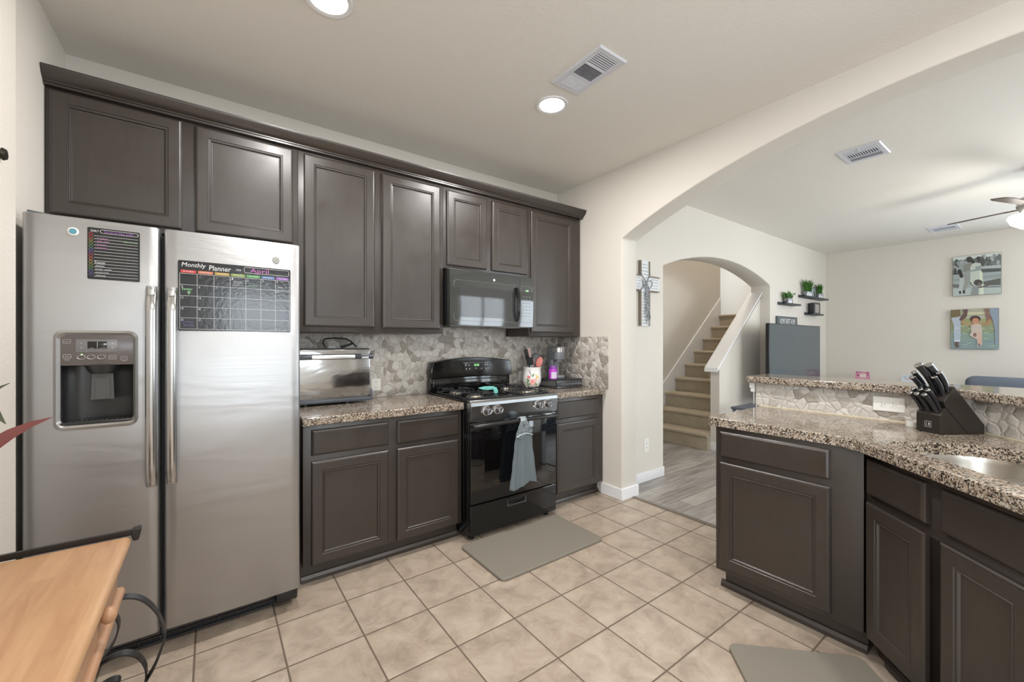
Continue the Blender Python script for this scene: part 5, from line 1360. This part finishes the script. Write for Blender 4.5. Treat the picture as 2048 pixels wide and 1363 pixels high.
s2 += [([(115, 170), (385, 160), (395, 320), (340, 360), (120, 400)], (120, 104, 72)), ([(120, 385), (330, 355), (400, 330), (400, 600), (400, 860), (385, 1040), (210, 1040), (195, 800), (200, 600)], (178, 188, 200)), ([(240, 640), (390, 640), (390, 700), (240, 690)], (192, 196, 206)), ([(200, 985), (385, 985), (380, 1045), (215, 1040)], (204, 210, 220)), ([(240, 1045), (345, 1045), (335, 1130), (365, 1190), (280, 1205), (235, 1150)], (108, 84, 80)),
 ([(460, 140), (610, 135), (575, 340), (520, 400), (420, 460), (360, 455), (370, 400), (440, 300), (490, 260)], (104, 78, 76)), ([(1055, 120), (1180, 115), (1180, 260), (1250, 340), (1270, 430), (1200, 420), (1150, 440), (1100, 370), (1090, 260)], (136, 104, 96)),
 ([(1210, 110), (1440, 105), (1430, 700), (1410, 1110), (1350, 1110), (1340, 700), (1280, 420), (1220, 280)], (140, 152, 166)), ([(410, 470), (470, 460), (520, 540), (720, 545), (700, 590), (560, 580), (470, 560)], (188, 146, 110)), ([(960, 545), (1120, 535), (1160, 430), (1225, 430), (1215, 540), (1160, 585), (980, 585)], (176, 132, 98)),
 ([(720, 570), (860, 540), (980, 560), (1000, 700), (1000, 900), (1010, 1130), (870, 1110), (860, 980), (740, 920), (640, 850), (700, 790), (690, 620)], (200, 186, 174)), ([(860, 770), (940, 760), (1000, 960), (1000, 1130), (870, 1110), (880, 960)], (210, 176, 158)), (el(800, 850, 50, 55), (132, 102, 88)), (el(815, 410, 148, 92), (76, 56, 52)), (el(820, 470, 100, 85), (196, 140, 112)), (el(820, 528, 60, 30), (208, 152, 124)), ([(760, 478), (800, 485), (800, 490), (760, 488)], (84, 56, 50)), ([(850, 488), (890, 480), (890, 488), (850, 494)], (84, 56, 50)), ([(850, 1110), (960, 1110), (980, 1190), (860, 1215)], (170, 176, 176)), ([(890, 1090), (920, 1090), (940, 1180), (910, 1180)], (92, 82, 72))]
canvas('colour canvas print of a toddler held by both hands in shallow water', .990, .567, 1.236, 1.768, (110, 1440, 165, 100, 1235, 1250), s2, (176, 182, 170), flat('canvas_side_dark', 92, 98, 92))

# ------------------------------------------------------------------ console table, cards and sofa by the far wall
ct_ = thing('console_table', 'low white console table against the far wall behind the bar', 'table', (7.95, 1.5, 0))
b = B(); b.box(7.75, 8.16, .95, 2.05, .70, .73, bev=.003); b.obj('table_top', M_TRIM, parent=ct_, world=True)
for x in (7.78, 8.13):
    for y in (.98, 2.02): b = B(); b.box(x-.02, x+.02, y-.02, y+.02, 0, .70); b.obj('leg', M_TRIM, parent=ct_, world=True)
def card(label, u_y0, u_y1, x, z1, m, name='greeting_card'):
    b = B(); b.prism([(x, .731), (x+.05, z1), (x+.052, z1), (x+.10, .731), (x+.097, .731), (x+.051, z1-.006), (x+.003, .731)], 'y', u_y1, u_y0)
    return tag(b.obj(name, m, smooth=False), label, 'card')
c1 = card('pink floral greeting card standing on the far console table', 1.955, 1.795, 7.86, .885, flat('card_pink', 214, 150, 176))
b = B()
for y_, z_, r_ in ((1.94, .872, .012), (1.925, .83, .014), (1.815, .868, .014), (1.81, .835, .010), (1.90, .876, .008)): b.poly([(7.86+(z_+r_*sin(2*pi*i/10)-.731)*.325-.0015, y_+r_*cos(2*pi*i/10), z_+r_*sin(2*pi*i/10)) for i in range(10)])
b.obj('printed_flowers', flat('card_magenta', 160, 82, 120), parent=c1)
b = B(); b.poly([(7.86+(z_-.731)*.325-.001, y_, z_) for y_, z_ in ((1.90, .80), (1.83, .80), (1.83, .852), (1.90, .852))]); b.obj('pale_centre', flat('card_cream', 226, 214, 204), parent=c1)
c2 = card('white handmade card with blue edge and coloured lettering on the far console table', 1.44, 1.295, 7.86, .865, flat('card_blue_white', 208, 220, 230))
b = B(); bb_ = text_bm('Jaci - Love', .11, .022, 0, 0, 0)
def onface(bm_, yc, zc_):
    for v in bm_.bm.verts: x_, y_, z_ = v.co; v.co = Vector((7.86+(z_+zc_-.731)*.325-.0012+y_, yc-x_, z_+zc_))
    return bm_
b.bm.free(); onface(bb_, 1.368, .845).obj('card_lettering', flat('teal_ink', 70, 130, 140), parent=c2)
onface(text_bm('Doctor', .08, .02, 0, 0, 0), 1.368, .815).obj('pink_lettering', flat('pink_ink', 214, 70, 110), parent=c2)
sf = thing('sofa', 'slate blue sofa with rounded back cushions beyond the breakfast bar', 'sofa', (7.3, -.2, 0))
ow = dict(parent=sf, world=True)
b = B(); b.box(6.75, 7.65, -1.25, .78, .10, .45, bev=.04, seg=3); b.obj('sofa_base', M_SOFA, **ow)
b = B(); b.box(7.40, 7.68, -1.25, .78, .10, .80, bev=.05, seg=3); b.obj('sofa_back', M_SOFA, **ow)
for y0_, y1_ in ((.10, .76), (-.58, .09), (-1.25, -.59)): 
    b = B(); b.box(7.15, 7.42, y0_, y1_, .44, .925, bev=.07, seg=4); b.obj('back_cushion', M_SOFA, **ow)
    b = B(); b.box(6.72, 7.20, y0_, y1_, .44, .56, bev=.04, seg=3); b.obj('seat_cushion', M_SOFA, **ow)
for y0_, y1_ in ((.78, .98), (-1.45, -1.25)): b = B(); b.box(6.75, 7.66, y0_, y1_, .10, .64, bev=.05, seg=3); b.obj('sofa_arm', M_SOFA, **ow)
for x in (6.82, 7.58):
    for y in (-1.38, .90): b = B(); b.cyl((x, y, 0), .025, .105, seg=12); b.obj('sofa_leg', M_DARK, **ow)

# ------------------------------------------------------------------ kitchen cart at lower left
kc = thing('kitchen_cart', 'honey wood and black iron kitchen cart in front of the refrigerator', 'cart', (-.39, 1.1, 0))
ow = dict(parent=kc, world=True)
XR, XL, YN, YFa = -.188, -.535, .56, 1.622
b = B(); b.box(XL, XR, YN, YFa, .728, .760, bev=.014, seg=4); b.obj('cart_top', M_BUTCH, sharp=60, **ow)
b = B(); b.box(XL+.02, XR-.03, YN+.03, YFa-.02, .635, .728); b.obj('cart_apron', M_BUTCH2, **ow)
b = B(); b.box(XL+.005, XR-.012, YN+.01, YFa-.005, .596, .622, bev=.011, seg=3); b.obj('lower_rail_board', M_BUTCH2, sharp=60, **ow)
for y0_, y1_ in ((.64, 1.02), (1.06, 1.56)):
    b = B(); b.box(XR-.031, XR-.022, y0_, y1_, .632, .722, bev=.003); d_ = b.obj('drawer_front', M_BUTCH2, **ow)
    yk = {1.56: 1.335, 1.02: .83}[y1_]
    b = B(); b.ball((XR-.006, yk, .682), .019, sc=(.8, 1, 1)); b.cyl((XR-.024, yk, .682), .008, .012, 'x', 12); b.obj('wooden_knob', M_BUTCH2, parent=d_, world=True)
b = B(); b.tube([(XL, 1.640, .762), (-.185, 1.640, .762)], .01, flat=(.016, .010), up=(0, 0, 1)); b.prism([(-.190, .772), (-.170, .776), (-.168, .765), (-.174, .738), (-.186, .738), (-.190, .752)], 'y', 1.628, 1.654, bev=.003); b.obj('end_rail', M_BLACKM, **ow)
for y in (YN+.03, YFa-.01):
    for x in (XL+.03, XR-.15): b = B(); b.box(x-.011, x+.011, y-.011, y+.011, 0, .60); b.obj('iron_leg', M_BLACKM, **ow)
def strap(pts2, y):
    b = B(); P = []
    for i in range(len(pts2)-1):
        p0 = pts2[max(i-1, 0)]; p1 = pts2[i]; p2 = pts2[i+1]; p3 = pts2[min(i+2, len(pts2)-1)]
        for k in range(6):
            t = k/6; P.append(tuple(.5*((2*p1[j])+(-p0[j]+p2[j])*t+(2*p0[j]-5*p1[j]+4*p2[j]-p3[j])*t*t+(-p0[j]+3*p1[j]-3*p2[j]+p3[j])*t**3) for j in (0, 1)))
    P.append(pts2[-1])
    b.tube([(p[0], y, p[1]) for p in P], .01, flat=(.028, .004), up=(0, 1, 0)); return b.obj('iron_scroll', M_BLACKM, sharp=50, **ow)
strap([(-.245, .590), (-.205, .596), (-.165, .578), (-.130, .525), (-.112, .455), (-.118, .420), (-.135, .37), (-.158, .325), (-.175, .27)], 1.60)
strap([(-.250, .560), (-.226, .556), (-.212, .525), (-.222, .478), (-.250, .440), (-.300, .408)], 1.60)
strap([(-.290, .395), (-.255, .425), (-.210, .437), (-.175, .418), (-.155, .375), (-.157, .330), (-.175, .27)], 1.60)
strap([(-.300, .310), (-.275, .345), (-.240, .368), (-.215, .368), (-.212, .352), (-.230, .340)], 1.60)
b = B(); b.box(XL+.02, XR-.02, YN+.02, YFa-.02, .14, .16, bev=.004); b.obj('bottom_shelf', M_BUTCH2, **ow)
# plant on the cart; only a few leaf tips reach into view
pl = thing('cordyline_plant', 'red tipped leafy plant on the cart at the left edge', 'plant', (-.445, 1.20, .7605))
b = B(); b.lathe([(0, 0), (.055, 0), (.075, .12), (.08, .125), (.07, .125), (.066, .11), (0, .11)], seg=28, cap=False); b.obj('plant_pot', M_CERAM, parent=pl)
def leaf(path, w, m, name='leaf', up=(0, 0, 1)):
    t = bmesh.new(); L = []; n = len(path)
    P = [Vector(p) for p in path]
    for i, p in enumerate(P):
        d = (P[min(i+1, n-1)]-P[max(i-1, 0)]).normalized(); s_ = d.cross(Vector(up)).normalized(); u = i/(n-1); ww = w*sin(pi*min(1, .12+u*.88))**.8 if u < 1 else .0005
        L.append([t.verts.new(p-s_*ww), t.verts.new(p+Vector((0, 0, -.15*ww))), t.verts.new(p+s_*ww)])
    for A_, C_ in zip(L, L[1:]):
        for i in range(2): t.faces.new((A_[i], A_[i+1], C_[i+1], C_[i]))
    bmesh.ops.solidify(t, geom=t.faces[:], thickness=.0008)
    b = B(); b.merge(t); return b.obj(name, m, parent=pl, world=True, sharp=60)
def q_(p0, p1, p2, n=10): return [tuple((1-t)**2*a+2*t*(1-t)*c+t*t*e for a, c, e in zip(p0, p1, p2)) for t in [i/n for i in range(n+1)]]
B0 = (-.445, 1.20, .87)
leaf(q_(B0, (-.40, 1.20, 1.13), (-.2555, 1.20, 1.172)), .016, M_REDLEAF, up=(0, -1, .3))
leaf(q_(B0, (-.40, 1.20, 1.34), (-.316, 1.20, 1.165)), .024, M_LEAF2, up=(.1, -1, 0))
leaf(q_(B0, (-.41, 1.20, 1.20), (-.311, 1.20, 1.243)), .010, M_LEAF2, up=(0, -1, .3))
for a, hh in ((2.2, .3), (3.2, .28), (4.2, .3), (1.2, .25)): leaf(q_(B0, (-.475+.05*cos(a), 1.20+.06*sin(a), .87+hh), (-.475+.10*cos(a), 1.20+.2*sin(a), .87+hh*.9)), .02, M_LEAF2, up=(cos(a+1.5), sin(a+1.5), 0))
# round hook on the left wall
b = B(); b.lathe([(0, 0), (.014, .003), (.020, .010), (.016, .018), (0, .021)], (-.555, 2.045, 1.93), axis='x', seg=20, cap=False)
o = b.obj('wall_hook', mat('dark_bronze', (.05, .045, .035), .3, .8)); tag(o, 'dark round hook on the left wall at the picture edge', 'hook')

# ------------------------------------------------------------------ groups of like things
GR = {'upper_cabinet': 'dark brown wall cabinets along the kitchen wall', 'base_cabinet': 'dark brown base cabinets', 'sink_cabinet': 'dark brown base cabinets', 'wall_outlet': 'white wall outlets',
      'floor_mat': 'grey anti-fatigue mats', 'recessed_light': 'recessed ceiling lights', 'ceiling_vent': 'white ceiling vents', 'picture_ledge': 'dark grey picture ledges',
      'potted_plant': 'small potted plants on the ledges', 'photo_frame': 'dark photo frames on the lowest ledge', 'canvas_print': 'canvas prints on the far wall', 'greeting_card': 'cards on the console table', 'countertop': 'granite countertops', 'breakfast_bar': 'granite countertops', 'backsplash': 'pebble tile backsplashes'}
for o in bpy.data.objects:
    if o.parent is None and 'label' in o:
        k = o.name.split('.')[0]
        if k in GR: o['group'] = GR[k]
        elif k == 'kitchen_knife': o['group'] = 'steak knives in the front tier of the block' if 'steak' in o['label'] else 'knives in the rear tier of the block'
        elif o['category'] == 'utensil': o['group'] = 'cooking utensils standing in the crock'
